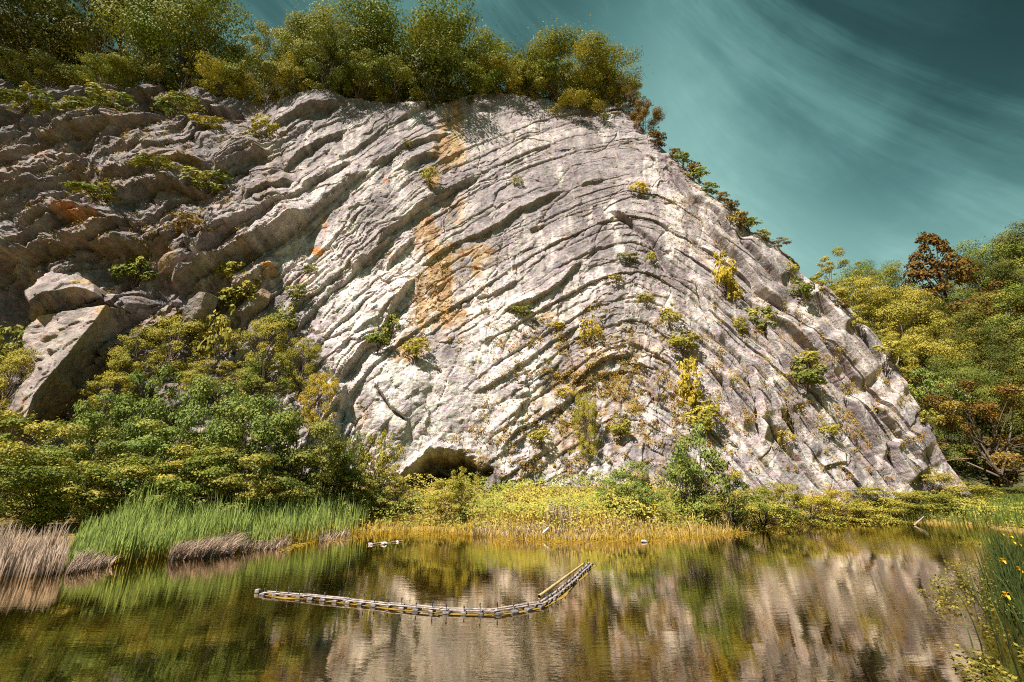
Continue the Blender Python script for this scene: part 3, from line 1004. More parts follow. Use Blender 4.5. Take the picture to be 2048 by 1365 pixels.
TREES = {}
for nm, sd_, kw in [
    ('broad1', 1, dict(nclump=80, nleaf=34000, leaf=0.0080)),
    ('broad2', 2, dict(nclump=95, nleaf=34000, leaf=0.0080, rad=(0.5, 0.48, 0.48), clump=(0.07, 0.16))),
    ('broad3', 3, dict(nclump=70, nleaf=32000, leaf=0.0080, rad=(0.5, 0.5, 0.44), clump=(0.09, 0.20), flat=0.55)),
    ('open1', 4, dict(nclump=55, nleaf=17000, leaf=0.0080, clump=(0.05, 0.12), shell=0.35)),
    ('open2', 5, dict(nclump=70, nleaf=17000, leaf=0.0078, rad=(0.5, 0.5, 0.48), clump=(0.04, 0.11), shell=0.3, flat=0.5)),
    ('conifer', 6, dict(nclump=120, nleaf=14000, leaf=0.0105, clump=(0.05, 0.10), cone=True, flat=0.45, droop=0.5)),
    ('bare', 7, dict(nclump=60, nleaf=2600, leaf=0.0095, clump=(0.05, 0.10), shell=0.4)),
]:
    cm, ce = crown_mesh('crown_' + nm, sd_, **kw)
    pale_t = nm in ('open2', 'bare')
    tm = trunk_mesh('trunk_' + nm, sd_ + 50, ce, M_BARK_PALE if pale_t else M_BARK, r=0.02 if nm != 'bare' else 0.014, nl=26 if nm in ('bare', 'open1', 'open2') else 14, h0=0.25)
    TREES[nm] = (cm, tm)
SHRUBS = {}
for nm, sd_, kw in [
    ('bush1', 21, dict(nclump=60, nleaf=13000, leaf=0.0125, rad=(0.5, 0.5, 0.5), cz=0.46, clump=(0.08, 0.16))),
    ('bush2', 22, dict(nclump=80, nleaf=14000, leaf=0.0115, rad=(0.5, 0.5, 0.5), cz=0.46, clump=(0.06, 0.14), shell=0.45)),
    ('bush3', 23, dict(nclump=50, nleaf=12000, leaf=0.0125, rad=(0.5, 0.5, 0.48), cz=0.45, clump=(0.09, 0.18), flat=0.5)),
    ('sapling', 24, dict(nclump=60, nleaf=5000, leaf=0.0150, rad=(0.5, 0.5, 0.47), cz=0.52, clump=(0.06, 0.12), shell=0.3)),
    ('mound', 25, dict(nclump=60, nleaf=9000, leaf=0.0135, rad=(0.5, 0.5, 0.85), cz=0.10, clump=(0.08, 0.16), shell=0.7)),
]:
    cm, ce = crown_mesh('shrub_leaves_' + nm, sd_, strays=0.14, **kw)
    tm = trunk_mesh('shrub_stems_' + nm, sd_ + 50, ce, M_BARK, r=0.016, nl=12, h0=0.1, crook=0.02, stems=3 if nm != 'sapling' else 2)
    SHRUBS[nm] = (cm, tm)
# small cliff plants, few leaves, with twigs
TUFTS = {}
for nm, sd_, nl, lf in [('a', 31, 700, 0.05), ('b', 32, 900, 0.045), ('c', 33, 520, 0.055), ('d', 34, 800, 0.05)]:
    cm, ce = crown_mesh('tuft_' + nm, sd_, 26, nl, lf, rad=(0.5, 0.5, 0.5), cz=0.5, clump=(0.10, 0.22), shell=0.4)
    tm = trunk_mesh('twigs_' + nm, sd_ + 50, ce, M_BARK, r=0.02, nl=10, h0=0.05, stems=2)
    TUFTS[nm] = (cm, tm)

used_names = {}


def plant(kind_name, label, cat, meshes, loc, w, h, color, yellow, group=None, depth=None, rz=None, part=('crown', 'trunk'), tilt=(0, 0)):
    """a plant: an Empty at its foot with the leaves and the wood as parts"""
    e = bpy.data.objects.new(kind_name, None)
    C.objects.link(e)
    e.empty_display_size = 0.3
    e.location = loc
    e.rotation_euler = (tilt[0], tilt[1], random.uniform(0, 6.28) if rz is None else rz)
    e.scale = (w, depth or w, h)
    tag(e, label, cat, group)
    c = bpy.data.objects.new(part[0], meshes[0]); C.objects.link(c); c.parent = e
    c.color = (*color, yellow)
    t = bpy.data.objects.new(part[1], meshes[1]); C.objects.link(t); t.parent = e
    return e


# leaf colours
G_DARK = (0.075, 0.088, 0.016)
G_OLIVE = (0.1625, 0.2015, 0.0312)
G_GREEN = (0.145, 0.18, 0.036)
G_FRESH = (0.19, 0.25, 0.058)
G_YEL = (0.312, 0.282, 0.0408)
G_GOLD = (0.52, 0.38, 0.045)
G_RUST = (0.15, 0.075, 0.016)

# ---- trees on the cliff top: (u centre, v top, width px, metres behind the rim, kind, colour, yellow, label)
TOP = [
    (-30, -120, 300, 5, 'broad1', G_DARK, 0.25, 'dark tree at the upper left corner, its crown cut by the picture edge'),
    (95, -70, 210, 4, 'broad2', G_DARK, 0.3, 'dark leafy tree above the ledge with ferns, second from the upper left corner'),
    (200, -60, 200, 7, 'open1', G_OLIVE, 0.35, 'loose olive tree with sky showing through, third from the upper left corner'),
    (285, -40, 170, 4, 'bare', G_OLIVE, 0.5, 'half bare tree with pale branching stems among the upper left trees'),
    (350, -80, 240, 7, 'broad3', G_DARK, 0.3, 'tall dark tree whose crown leaves the frame left of the sky gap'),
    (430, -40, 190, 5, 'broad1', G_OLIVE, 0.35, 'dense olive green tree beside the first opening of teal sky'),
    (500, 20, 130, 7, 'bare', G_RUST, 0.6, 'nearly leafless brown tree where the skyline dips at the upper left'),
    (545, 30, 120, 5, 'open2', G_OLIVE, 0.5, 'thin tree with twiggy top just right of the nearly leafless brown one'),
    (600, 22, 110, 6, 'bare', G_YEL, 0.7, 'slim tree with pale trunk and autumn yellow leaves on the rim'),
    (650, 22, 130, 4, 'broad2', G_OLIVE, 0.45, 'narrow olive tree between the pale trunk and the tallest crown'),
    (725, 18, 190, 6, 'broad1', G_OLIVE, 0.4, 'large olive crown just left of the tallest tree on the rim'),
    (835, 0, 250, 7, 'broad3', G_OLIVE, 0.3, 'tallest broad tree in the middle of the wooded rim'),
    (905, 38, 170, 5, 'broad2', G_OLIVE, 0.4, 'rounded tree sloping down right of the tallest crown'),
    (975, 68, 110, 5, 'open1', G_YEL, 0.6, 'yellowish open tree with a dead twig sticking out of its top'),
    (1020, 85, 90, 4, 'open2', G_YEL, 0.65, 'small airy yellow tree in the saddle before the last round crown'),
    (1070, 88, 80, 6, 'broad1', G_OLIVE, 0.4, 'small olive tree peeking out left of the last round crown'),
    (1135, 100, 190, 3, 'broad2', G_OLIVE, 0.75, 'rounded golden tree at the right end of the wooded rim'),
    (1180, 108, 120, 5, 'broad3', G_YEL, 0.5, 'yellow brown tree behind the rounded golden one at the rim end'),
    (1228, 150, 80, 3, 'open1', G_YEL, 0.6, 'last low tree where the rim bends down to the right'),
]
for (u, vt, wpx, back_m, kd, colr, yl, lab) in TOP:
    X0, Y0, Z0, f0 = top_edge(min(u, 1240))
    Yb = Y0 + back_m
    xt, yt, zt = pix_depth(u, vt, Yb)
    zb = Z0 + back_m * f0 - 0.6
    x, fw, _ = ray(u, vt + 90)
    mpp = Yb / fw / FPX
    plant('tree', lab, 'tree', TREES[kd], (xt, Yb, zb), float(wpx * mpp) * 1.2, max(3.0, (zt - zb) * 0.77), colr, yl, 'trees along the cliff top')
# undergrowth along the rim
RIM = [
    (20, 95, 120, 60, 'bush1', G_DARK, 0.3, 'dark bush under the corner tree at the top left'),
    (150, 100, 120, 60, 'bush2', G_OLIVE, 0.4, 'brown green thicket under the second and third corner trees'),
    (250, 112, 110, 70, 'bush3', G_OLIVE, 0.5, 'low thicket below the half bare tree'),
    (345, 115, 110, 70, 'bush1', G_DARK, 0.4, 'dark shrub below the tall dark tree on the upper terrace'),
    (440, 130, 130, 55, 'bush2', G_YEL, 0.5, 'yellowish scrub patch on the rim below the sky gap'),
    (520, 150, 110, 110, 'bush3', G_GREEN, 0.4, 'green rounded bush below the nearly leafless brown tree'),
    (575, 150, 90, 80, 'bush1', G_YEL, 0.5, 'yellow green shrub at the foot of the pale trunk'),
    (655, 165, 130, 110, 'bush2', G_GREEN, 0.45, 'green bush spilling over the rim left of the tallest tree'),
    (715, 175, 110, 90, 'bush1', G_GREEN, 0.4, 'broad green bush hanging over the rim below the large olive crown'),
    (780, 175, 110, 90, 'bush3', G_OLIVE, 0.4, 'olive bush on the rim below and left of the tallest tree'),
    (850, 195, 110, 120, 'bush2', G_DARK, 0.3, 'dark bush drooping over the edge below the tallest tree'),
    (920, 185, 110, 80, 'bush1', G_OLIVE, 0.5, 'olive shrub on the rim above the rust stain'),
    (985, 165, 90, 70, 'bush3', G_YEL, 0.6, 'yellow shrub below the open tree with the dead twig'),
    (1060, 180, 90, 80, 'bush2', G_YEL, 0.5, 'yellow bush left below the rounded golden tree'),
    (1110, 205, 120, 80, 'bush1', G_OLIVE, 0.5, 'shaded shrub under the rounded golden tree'),
    (1165, 240, 100, 60, 'bush3', G_YEL, 0.6, 'yellow shrub hanging below the rim under the golden tree'),
    (1215, 205, 90, 70, 'bush2', G_YEL, 0.55, 'golden scrub at the right shoulder of the rim'),
    (1260, 225, 60, 60, 'bush1', G_RUST, 0.5, 'rusty shrub where the skyline starts to fall'),
    (1290, 265, 60, 70, 'bush3', G_RUST, 0.25, 'dark reddish bush on the falling skyline'),
]
for (u, vb, wpx, hpx, kd, colr, yl, lab) in RIM:
    vr = np.interp(u, [p[0] for p in SKY], [p[1] for p in SKY])
    X0, Y0, Z0 = on_cliff(u, max(vb, vr + 3))
    x, fw, _ = ray(u, vb)
    mpp = float(Y0 / fw / FPX)
    plant('shrub', lab, 'shrub', SHRUBS[kd], (X0, Y0 + 0.9, Z0 - 0.4), wpx * mpp * 1.1, hpx * mpp * 1.35, colr, yl, 'shrubs along the cliff rim', part=('foliage', 'stem'))

# ---- wooded hillside on the right: (u, v top, width px, Y, height m, kind, colour, yellow, label)
HILL = [
    (1655, 512, 90, 92, 14, 'open2', G_YEL, 0.6, 'light yellow tree touching the cliff skyline at its right'),
    (1728, 522, 100, 95, 15, 'broad1', G_OLIVE, 0.35, 'rounded olive tree left of the brown conifer'),
    (1690, 558, 120, 86, 15, 'broad3', G_YEL, 0.5, 'golden tree below the light yellow tree by the skyline'),
    (1845, 452, 210, 90, 30, 'conifer', G_RUST, 0.05, 'tall dark brown conifer standing out above the wood'),
    (1935, 520, 110, 97, 18, 'broad2', G_DARK, 0.10, 'dark tree right beside the tall conifer'),
    (1985, 478, 140, 100, 20, 'broad1', G_OLIVE, 0.25, 'olive tree with a rounded top right of the conifer'),
    (2060, 440, 150, 96, 24, 'broad2', G_DARK, 0.2, 'dark tree cut by the right picture edge at the top of the wood'),
    (1775, 580, 130, 84, 16, 'broad2', G_YEL, 0.6, 'wide golden crown below the rounded olive tree'),
    (1875, 600, 120, 84, 16, 'broad1', G_DARK, 0.3, 'dark olive tree below the foot of the brown conifer'),
    (1975, 575, 150, 82, 17, 'broad3', G_OLIVE, 0.55, 'broad golden olive crown near the right picture edge'),
    (1745, 645, 110, 76, 14, 'open2', G_YEL, 0.6, 'thin yellow tree with pale stems close behind the cliff flank'),
    (1840, 650, 120, 78, 15, 'broad3', G_YEL, 0.5, 'olive gold tree in the centre of the wooded slope'),
    (1935, 660, 120, 76, 15, 'broad2', G_DARK, 0.2, 'dark green tree in the hollow of the wooded slope'),
    (2045, 630, 140, 76, 17, 'broad1', G_GREEN, 0.3, 'dark green tree at the right edge, halfway down the slope'),
    (1845, 720, 100, 70, 11, 'sap', G_FRESH, 0.1, 'fresh green young tree beside the lower cliff flank'),
    (1905, 715, 100, 71, 12, 'broad1', G_GREEN, 0.15, 'green tree right of the fresh young tree'),
    (1995, 715, 130, 70, 14, 'broad3', G_DARK, 0.2, 'shaded dark tree above the brown spreading tree'),
    (1950, 765, 210, 61, 15.0, 'open1', G_RUST, 0.55, 'brown spreading tree with a leaning bare trunk above the hedge'),
    (2060, 770, 130, 66, 13, 'broad2', G_DARK, 0.3, 'dark tree at the right picture edge beside the spreading one'),
    (1890, 835, 80, 66, 8, 'broad1', G_GREEN, 0.2, 'small green tree tucked in by the foot of the cliff'),
    (2010, 850, 140, 74, 9, 'broad3', G_DARK, 0.1, 'dark understorey tree behind the leaning trunk'),
    (2080, 860, 120, 72, 9, 'broad2', G_DARK, 0.15, 'dark understorey tree at the right edge above the hedge'),
]
hb_pts = []
for (u, vt, wpx, Y, hm, kd, colr, yl, lab) in HILL:
    xt, yt, zt = pix_depth(u, vt, Y)
    zb = max(zt - hm, 1.6)
    hb_pts.append((xt, Y, zb))
    x, fw, _ = ray(u, vt + 60)
    mpp = float(Y / fw / FPX)
    plant('tree', lab, 'tree', SHRUBS['sapling'] if kd == 'sap' else TREES[kd], (xt, Y, zb - 0.3), wpx * mpp * 1.12, (zt - zb + 0.3) * 0.95, colr, min(1.0, yl + 0.12), 'trees on the wooded hillside')
hp = np.array(hb_pts + [(60, 60, 1.4), (75, 58, 1.4), (95, 58, 1.4), (120, 58, 1.5), (50, 75, 2), (45, 95, 5), (130, 95, 45), (150, 75, 20), (120, 140, 60), (70, 140, 40), (45, 140, 10)])
hx = np.linspace(38, 190, 150); hy = np.linspace(58, 190, 130)
HX, HY = np.meshgrid(hx, hy)
num = 0; den = 0
for (a, b, z) in hp:
    w = 1 / ((HX - a) ** 2 + (HY - b) ** 2 + 9) ** 1.7
    num = num + w * z; den = den + w
HZ = num / den + 0.4 * fbm(HX * 0.2, HY * 0.2, 3, 111)
edge = sstep(58, 63, HY) * sstep(38, 46, HX)
HZ = HZ * edge - 1.0 * (1 - edge)


def soil_material():
    m, t, out = new_mat('woodland_soil')
    co = t.node('ShaderNodeTexCoord').outputs['Object']
    n1 = t.noise(co, 0.6, 6, 0.6)
    c = t.ramp(n1, [(0.3, (0.025, 0.022, 0.008)), (0.5, (0.06, 0.06, 0.015)), (0.7, (0.12, 0.09, 0.025))])
    d = t.node('ShaderNodeBsdfPrincipled', i_Base_Color=c, i_Roughness=0.95)
    b = t.node('ShaderNodeBump', i_Strength=0.8, i_Distance=0.4, i_Height=n1)
    t.l.new(b.outputs[0], d.inputs['Normal'])
    t.l.new(d.outputs[0], out.inputs[0])
    return m


hill = obj('hillside', mesh_np('hillside', np.stack([HX, HY, HZ], -1).reshape(-1, 3), grid_quads(len(hy), len(hx)), smooth=True), soil_material())
tag(hill, 'wooded slope rising behind the right flank of the cliff', 'hillside', kind='structure')
# forest undergrowth: one mass nobody could count
rg = np.random.default_rng(77)
n = 26000
px = rg.uniform(46, 150, n); py = rg.uniform(60, 125, n)
i = np.clip(((px - hx[0]) / (hx[1] - hx[0])).astype(int), 0, len(hx) - 1); j = np.clip(((py - hy[0]) / (hy[1] - hy[0])).astype(int), 0, len(hy) - 1)
cl = fbm(px * 0.25, py * 0.25, 3, 121) * 0.5 + 0.5
pz = HZ[j, i] + rg.uniform(0, 1, n) ** 1.5 * (0.6 + 3.2 * cl)
Vv, Qq, a_, b_ = leaves(np.stack([px, py, pz], -1), np.tile((0.0, -0.5, 0.7), (n, 1)), 0.26, rg)
ug = obj('undergrowth', mesh_np('undergrowth', Vv, Qq, {'var': a_, 'tip': b_}), M_LEAF)
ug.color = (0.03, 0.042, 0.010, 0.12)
tag(ug, 'tangled undergrowth between the trees of the hillside', 'undergrowth', kind='stuff')

# ---- shrubs at the foot of the cliff: (u, v top, width px, Y, kind, colour, yellow, label)
FOOT = [
    (20, 905, 170, 22.6, 'bush1', G_OLIVE, 0.60, 'yellow speckled bush at the left picture edge above the dry reeds'),
    (120, 905, 170, 24.3, 'bush2', G_OLIVE, 0.65, 'second yellow speckled bush from the left edge, behind the grey reed stubble'),
    (55, 830, 160, 30, 'bush3', G_OLIVE, 0.55, 'dark olive bush below the leaning rock slab at the left'),
    (190, 870, 140, 29, 'bush1', G_GREEN, 0.6, 'green and gold bush left of the bright green maples'),
    (245, 800, 130, 32, 'bush2', G_FRESH, 0.25, 'fresh green young maple, leftmost of the bright green ones'),
    (330, 745, 110, 34, 'sapling', G_FRESH, 0.15, 'slender fresh green sapling reaching up before the ivy curtain'),
    (340, 850, 150, 30, 'bush3', G_FRESH, 0.35, 'wide green maple bush behind the tallest part of the reed bed'),
    (270, 920, 170, 27.5, 'bush2', G_OLIVE, 0.75, 'golden flowering bush behind the left end of the green reeds'),
    (400, 905, 150, 29, 'bush1', G_OLIVE, 0.75, 'golden topped bush behind the middle of the green reeds'),
    (440, 785, 140, 33, 'bush1', G_FRESH, 0.2, 'bright green bushy maple below the golden ivy column'),
    (520, 800, 150, 32, 'bush2', G_FRESH, 0.35, 'largest green maple bush, left of the white rock wall'),
    (600, 830, 140, 34, 'bush3', G_GREEN, 0.4, 'dark green bush right of the largest maple'),
    (480, 900, 150, 29.5, 'bush3', G_GREEN, 0.45, 'shaded green bush behind the right half of the reeds'),
    (570, 920, 130, 33, 'bush1', G_GREEN, 0.5, 'rounded green bush above the right end of the reed bed'),
    (660, 880, 120, 36.5, 'bush2', G_GREEN, 0.5, 'green shrub at the dark crack beside the white wall'),
    (715, 850, 70, 38, 'sapling', G_GREEN, 0.45, 'thin sapling in front of the white wall left of the cave'),
    (770, 850, 80, 39, 'sapling', G_YEL, 0.85, 'wispy yellow sapling just left of the cave'),
    (705, 940, 110, 37.5, 'bush3', G_GREEN, 0.6, 'yellow green shrub between the reeds and the cave'),
    (780, 950, 90, 38.5, 'bush1', G_GREEN, 0.7, 'low shrub at the left corner of the cave mouth'),
    (925, 925, 60, 37, 'sapling', G_YEL, 0.8, 'small pale sapling standing in front of the cave mouth'),
    (900, 943, 70, 37, 'bush3', G_YEL, 0.8, 'low yellow bush at the cave threshold'),
    (1265, 920, 115, 36, 'bush1', G_FRESH, 0.4, 'round bright green bush at the cliff foot right of the cave'),
    (1385, 835, 120, 36, 'sapling', G_FRESH, 0.25, 'tall green sapling group with bare stems right of the round bush'),
    (1360, 900, 90, 37, 'bush2', G_GREEN, 0.4, 'shaded green bush at the stems of the tall saplings'),
    (1450, 930, 100, 36, 'bush3', G_GREEN, 0.7, 'yellow green shrub right of the tall saplings'),
    (1505, 935, 120, 37.2, 'bush1', G_OLIVE, 0.6, 'rounded olive willow bush hanging over the water'),
    (1545, 910, 90, 40, 'bush2', G_YEL, 0.8, 'golden bush climbing the rock behind the willow'),
    (1600, 950, 110, 42, 'mound', G_YEL, 0.8, 'golden mound left of the pale reed patch'),
    (1645, 935, 100, 45, 'mound', G_GOLD, 0.7, 'golden ivy mound behind the pale reeds'),
    (1760, 945, 110, 46, 'mound', G_YEL, 0.6, 'ivy mound between two bare rock toes'),
    (1715, 975, 110, 44, 'mound', G_YEL, 0.7, 'low ivy mound right of the pale reeds'),
    (1845, 915, 90, 49, 'mound', G_YEL, 0.6, 'ivy climbing the last rock toe at the right'),
    (1820, 970, 140, 46, 'mound', G_OLIVE, 0.75, 'wide ivy bank at the waterside below the last rock toe'),
    (1895, 945, 130, 48, 'mound', G_YEL, 0.65, 'sloping ivy bank falling from the cliff end to the lawn'),
    (1945, 980, 120, 47, 'mound', G_OLIVE, 0.7, 'low end of the ivy bank beside the lawn'),
]
for (u, vt, wpx, Y, kd, colr, yl, lab) in FOOT:
    xt, yt, zt = pix_depth(u, vt, Y)
    zb = float(ground_z(np.array([xt]), np.array([Y]))[0])
    x, fw, _ = ray(u, vt + 40)
    mpp = float(Y / fw / FPX)
    plant('shrub', lab, 'shrub', SHRUBS[kd], (xt, Y, zb - 0.05), wpx * mpp * (1.25 if u < 680 else 1.05), max(0.9, (zt - zb) * (1.14 if u < 680 else (1.0 if u < 1480 else 0.68))), colr, yl if yl < 0.45 else min(1.0, yl + 0.22), 'shrubs at the foot of the cliff', part=('foliage', 'stem'))

# ---- plants rooted in the rock face: (u, v centre, width px, height px, set, colour, yellow, label)
FACE = [
    (1278, 388, 34, 30, 'a', G_GOLD, 0.5, 'round yellow cushion plant high on the face below the rim end'),
    (1450, 560, 44, 80, 'b', G_GOLD, 0.5, 'long hanging yellow ivy streak on the upper right beds'),
    (1468, 595, 26, 40, 'c', G_GOLD, 0.5, 'small tail of yellow ivy below the long hanging streak'),
    (1600, 590, 54, 44, 'b', G_OLIVE, 0.5, 'dark bush in a joint below the right skyline'),
    (1578, 545, 24, 32, 'c', G_YEL, 0.5, 'small bush above the dark joint bush on the right beds'),
    (1528, 640, 56, 46, 'd', G_OLIVE, 0.7, 'spreading brown green bush in the middle of the right beds'),
    (1608, 762, 66, 54, 'b', G_GREEN, 0.5, 'largest green bush on the lower right beds'),
    (1612, 728, 50, 34, 'a', G_YEL, 0.7, 'yellow bush sitting right above the largest green one on the right beds'),
    (1768, 715, 54, 40, 'a', G_YEL, 0.75, 'yellow bush at the flank skyline on a dark stem'),
    (1800, 738, 34, 26, 'c', G_YEL, 0.6, 'small bush on the flank skyline just below the yellow one'),
    (1702, 655, 24, 36, 'c', G_YEL, 0.7, 'narrow yellow plant near the flank skyline, above the yellow stem bush'),
    (1395, 358, 34, 30, 'a', G_OLIVE, 0.4, 'dark tuft on the upper skyline below the reddish bush'),
    (1440, 405, 26, 22, 'd', G_RUST, 0.4, 'brown tuft on the skyline midway down the right edge'),
    (1475, 455, 40, 40, 'a', G_RUST, 0.6, 'brown bush just inside the right skyline'),
    (1345, 300, 26, 24, 'd', G_RUST, 0.3, 'reddish tuft on the skyline under the reddish rim bush'),
    (1312, 285, 40, 34, 'b', G_RUST, 0.3, 'dark reddish scrub on the skyline, uppermost of the falling edge'),
    (1362, 330, 34, 26, 'a', G_OLIVE, 0.3, 'low olive scrub on the skyline between two tufts high on the right edge'),
    (1384, 346, 30, 30, 'b', G_RUST, 0.35, 'brown scrub on the skyline right above the dark upper tuft'),
    (1418, 386, 36, 24, 'd', G_OLIVE, 0.35, 'flat olive scrub on the right skyline below the dark upper tuft'),
    (1455, 425, 34, 28, 'b', G_RUST, 0.4, 'brown scrub on the skyline between two brown bushes of the right edge'),
    (1490, 460, 40, 26, 'a', G_OLIVE, 0.4, 'olive scrub on the right skyline just below the brown bush'),
    (1520, 482, 34, 20, 'd', G_YEL, 0.5, 'yellowish grass scrub on the right skyline above the dry twiggy plant'),
    (1640, 590, 30, 24, 'c', G_YEL, 0.6, 'yellow tuft on the flank edge near the light yellow tree'),
    (1672, 622, 34, 20, 'd', G_RUST, 0.6, 'reddish grass patch on the flank edge below the light yellow tree'),
    (1230, 565, 30, 16, 'a', G_YEL, 0.6, 'small yellow patch left of the fold hinge'),
    (1290, 600, 26, 20, 'c', G_YEL, 0.6, 'small yellow plant just above the fold hinge bush'),
    (1480, 655, 30, 26, 'd', G_YEL, 0.6, 'small yellow plant left of the spreading brown green bush'),
    (1655, 870, 34, 26, 'a', G_YEL, 0.7, 'yellow plant low on the right slabs'),
    (1570, 880, 30, 24, 'c', G_GOLD, 0.6, 'golden plant low on the right slabs above the golden mound'),
    (1240, 860, 40, 40, 'b', G_YEL, 0.7, 'yellow plant right of the tall ivy column on the broken core'),
    (1080, 880, 40, 26, 'a', G_YEL, 0.7, 'yellow plant low on the rock between the cave and the ivy column'),
    (1130, 790, 34, 24, 'c', G_GOLD, 0.6, 'golden plant on the broken core, above and left of the ivy column'),
    (1550, 497, 34, 18, 'c', G_RUST, 0.4, 'dry twiggy plant sticking out into the sky from the right edge'),
    (1300, 525, 20, 24, 'a', G_YEL, 0.6, 'small yellow tuft at the centre right of the face'),
    (1255, 522, 40, 14, 'd', G_OLIVE, 0.6, 'flat grass strip on a short ledge left of the small centre right tuft'),
    (1340, 640, 34, 40, 'c', G_YEL, 0.7, 'yellow bush at the hinge of the fold'),
    (1365, 690, 60, 40, 'b', G_YEL, 0.7, 'broad yellow bush below the hinge of the fold'),
    (1175, 865, 44, 120, 'b', G_YEL, 0.7, 'tall yellow ivy column low on the broken core of the fold'),
    (1385, 780, 46, 90, 'd', G_GOLD, 0.6, 'yellow climber above the tall green sapling group'),
    (1410, 850, 60, 60, 'a', G_YEL, 0.7, 'yellow bush at the top of the tall saplings'),
    (1112, 655, 40, 20, 'a', G_GOLD, 0.5, 'yellow tuft where a narrow green ledge meets the pale wall'),
    (1180, 672, 34, 50, 'c', G_GOLD, 0.6, 'yellow plant hanging into the broken core from above'),
    (1045, 626, 44, 16, 'd', G_OLIVE, 0.5, 'flat green strip below a grey overhang in mid face'),
    (836, 716, 46, 44, 'a', G_YEL, 0.7, 'yellow bush at the foot of the rust streaks'),
    (762, 690, 44, 50, 'b', G_OLIVE, 0.6, 'olive bush in the dark cleft left of the rust streaks'),
    (786, 655, 34, 44, 'c', G_OLIVE, 0.6, 'bush in the dark cleft, above the olive one'),
    (857, 362, 30, 40, 'a', G_YEL, 0.6, 'yellow bush under the ochre patch high on the wall'),
    (1035, 363, 18, 20, 'c', G_YEL, 0.5, 'tiny yellow tuft high in the middle of the grey wall'),
    (815, 292, 20, 16, 'd', G_YEL, 0.5, 'tiny tuft on a ledge high left of the rust stain'),
    (887, 905, 36, 26, 'a', G_YEL, 0.7, 'yellow plant growing on the brow of the cave'),
    (460, 553, 50, 44, 'a', G_YEL, 0.7, 'yellow bush at the end of the great overhanging slab'),
    (480, 590, 70, 50, 'b', G_YEL, 0.7, 'wide yellow bush below the great overhanging slab'),
    (440, 605, 40, 40, 'c', G_OLIVE, 0.6, 'olive bush left of the wide one below the overhanging slab'),
    (565, 645, 50, 56, 'b', G_OLIVE, 0.7, 'twiggy yellow bush on the slope above the golden ivy column'),
    (595, 590, 40, 30, 'd', G_OLIVE, 0.6, 'small olive bush right of the orange lichen block'),
    (618, 538, 26, 22, 'c', G_OLIVE, 0.6, 'small bush just below the big orange lichen spot'),
    (250, 535, 70, 60, 'b', G_OLIVE, 0.4, 'dark twiggy bush in the hollow beside the square boulder'),
    (240, 510, 50, 30, 'a', G_YEL, 0.6, 'sunlit yellow top growing over the twiggy hollow bush'),
    (400, 480, 60, 40, 'c', G_RUST, 0.4, 'dry brown bush beside the streaked dark panel'),
    (420, 375, 80, 44, 'd', G_OLIVE, 0.6, 'bush spilling from the ledge above the streaked dark panel'),
    (330, 362, 70, 24, 'a', G_OLIVE, 0.6, 'low green strip left of the bush above the streaked panel'),
    (215, 410, 80, 30, 'b', G_OLIVE, 0.55, 'dark low plant on the left ledge below the tan grass'),
    (70, 222, 90, 36, 'b', G_OLIVE, 0.55, 'leftmost fern patch in the long shaded recess'),
    (150, 215, 80, 40, 'a', G_OLIVE, 0.6, 'second fern patch in the long shaded recess'),
    (225, 210, 70, 44, 'd', G_OLIVE, 0.6, 'third fern patch in the long shaded recess'),
    (330, 205, 60, 60, 'b', G_GREEN, 0.5, 'green bush rising from the long shaded recess'),
    (375, 230, 60, 36, 'a', G_GREEN, 0.6, 'leafy plant drooping right of the recess bush'),
    (425, 262, 60, 26, 'd', G_YEL, 0.6, 'yellow grass pad on the ledge right of the recess'),
    (525, 262, 44, 44, 'c', G_YEL, 0.6, 'yellow plant trailing where the recess meets the pale wall'),
    (30, 780, 100, 120, 'b', G_YEL, 0.7, 'yellow ivy sheet left of the leaning rock slab'),
    (10, 700, 60, 80, 'd', G_OLIVE, 0.5, 'dark ivy in the shelter at the left picture edge'),
    (325, 690, 110, 110, 'b', G_YEL, 0.6, 'thick golden ivy curtain between the leaning slab and the small buttress'),
    (282, 735, 80, 100, 'a', G_YEL, 0.5, 'left fold of the golden ivy curtain'),
    (240, 800, 90, 70, 'd', G_YEL, 0.6, 'lower left trail of the golden ivy curtain'),
    (515, 700, 90, 110, 'b', G_YEL, 0.6, 'golden ivy column on the slope right of the curtain'),
    (530, 770, 90, 90, 'a', G_OLIVE, 0.7, 'lower half of the ivy column above the maples'),
    (600, 740, 60, 100, 'd', G_YEL, 0.6, 'yellow bush right of the golden ivy column'),
    (430, 690, 50, 100, 'c', G_YEL, 0.7, 'thin ivy between the small buttress and the ivy column'),
    (640, 820, 60, 110, 'b', G_GOLD, 0.6, 'bright yellow climber left of the dark crack'),
    (430, 770, 90, 60, 'a', G_YEL, 0.7, 'pale yellow scrub above the bright green maple'),
]
keys = list(TUFTS)
for (u, v, wpx, hpx, kd, colr, yl, lab) in FACE:
    X0, Y0, Z0 = on_cliff(u, v + hpx * 0.5)
    x, fw, _ = ray(u, v)
    mpp = float(Y0 / fw / FPX)
    big = wpx * hpx > 5200
    ms = SHRUBS['bush2' if kd in 'bd' else 'bush1'] if big else TUFTS[kd]
    plant('cliff_plant', lab, 'cliff plant', ms, (X0, Y0 - 0.1 * wpx * mpp, Z0), wpx * mpp * 1.25, hpx * mpp * 1.25, colr, yl, 'plants growing on the rock face', depth=max(wpx * mpp * 0.7, 0.8), rz=0.4 * random.uniform(-1, 1), part=('foliage', 'stem'))

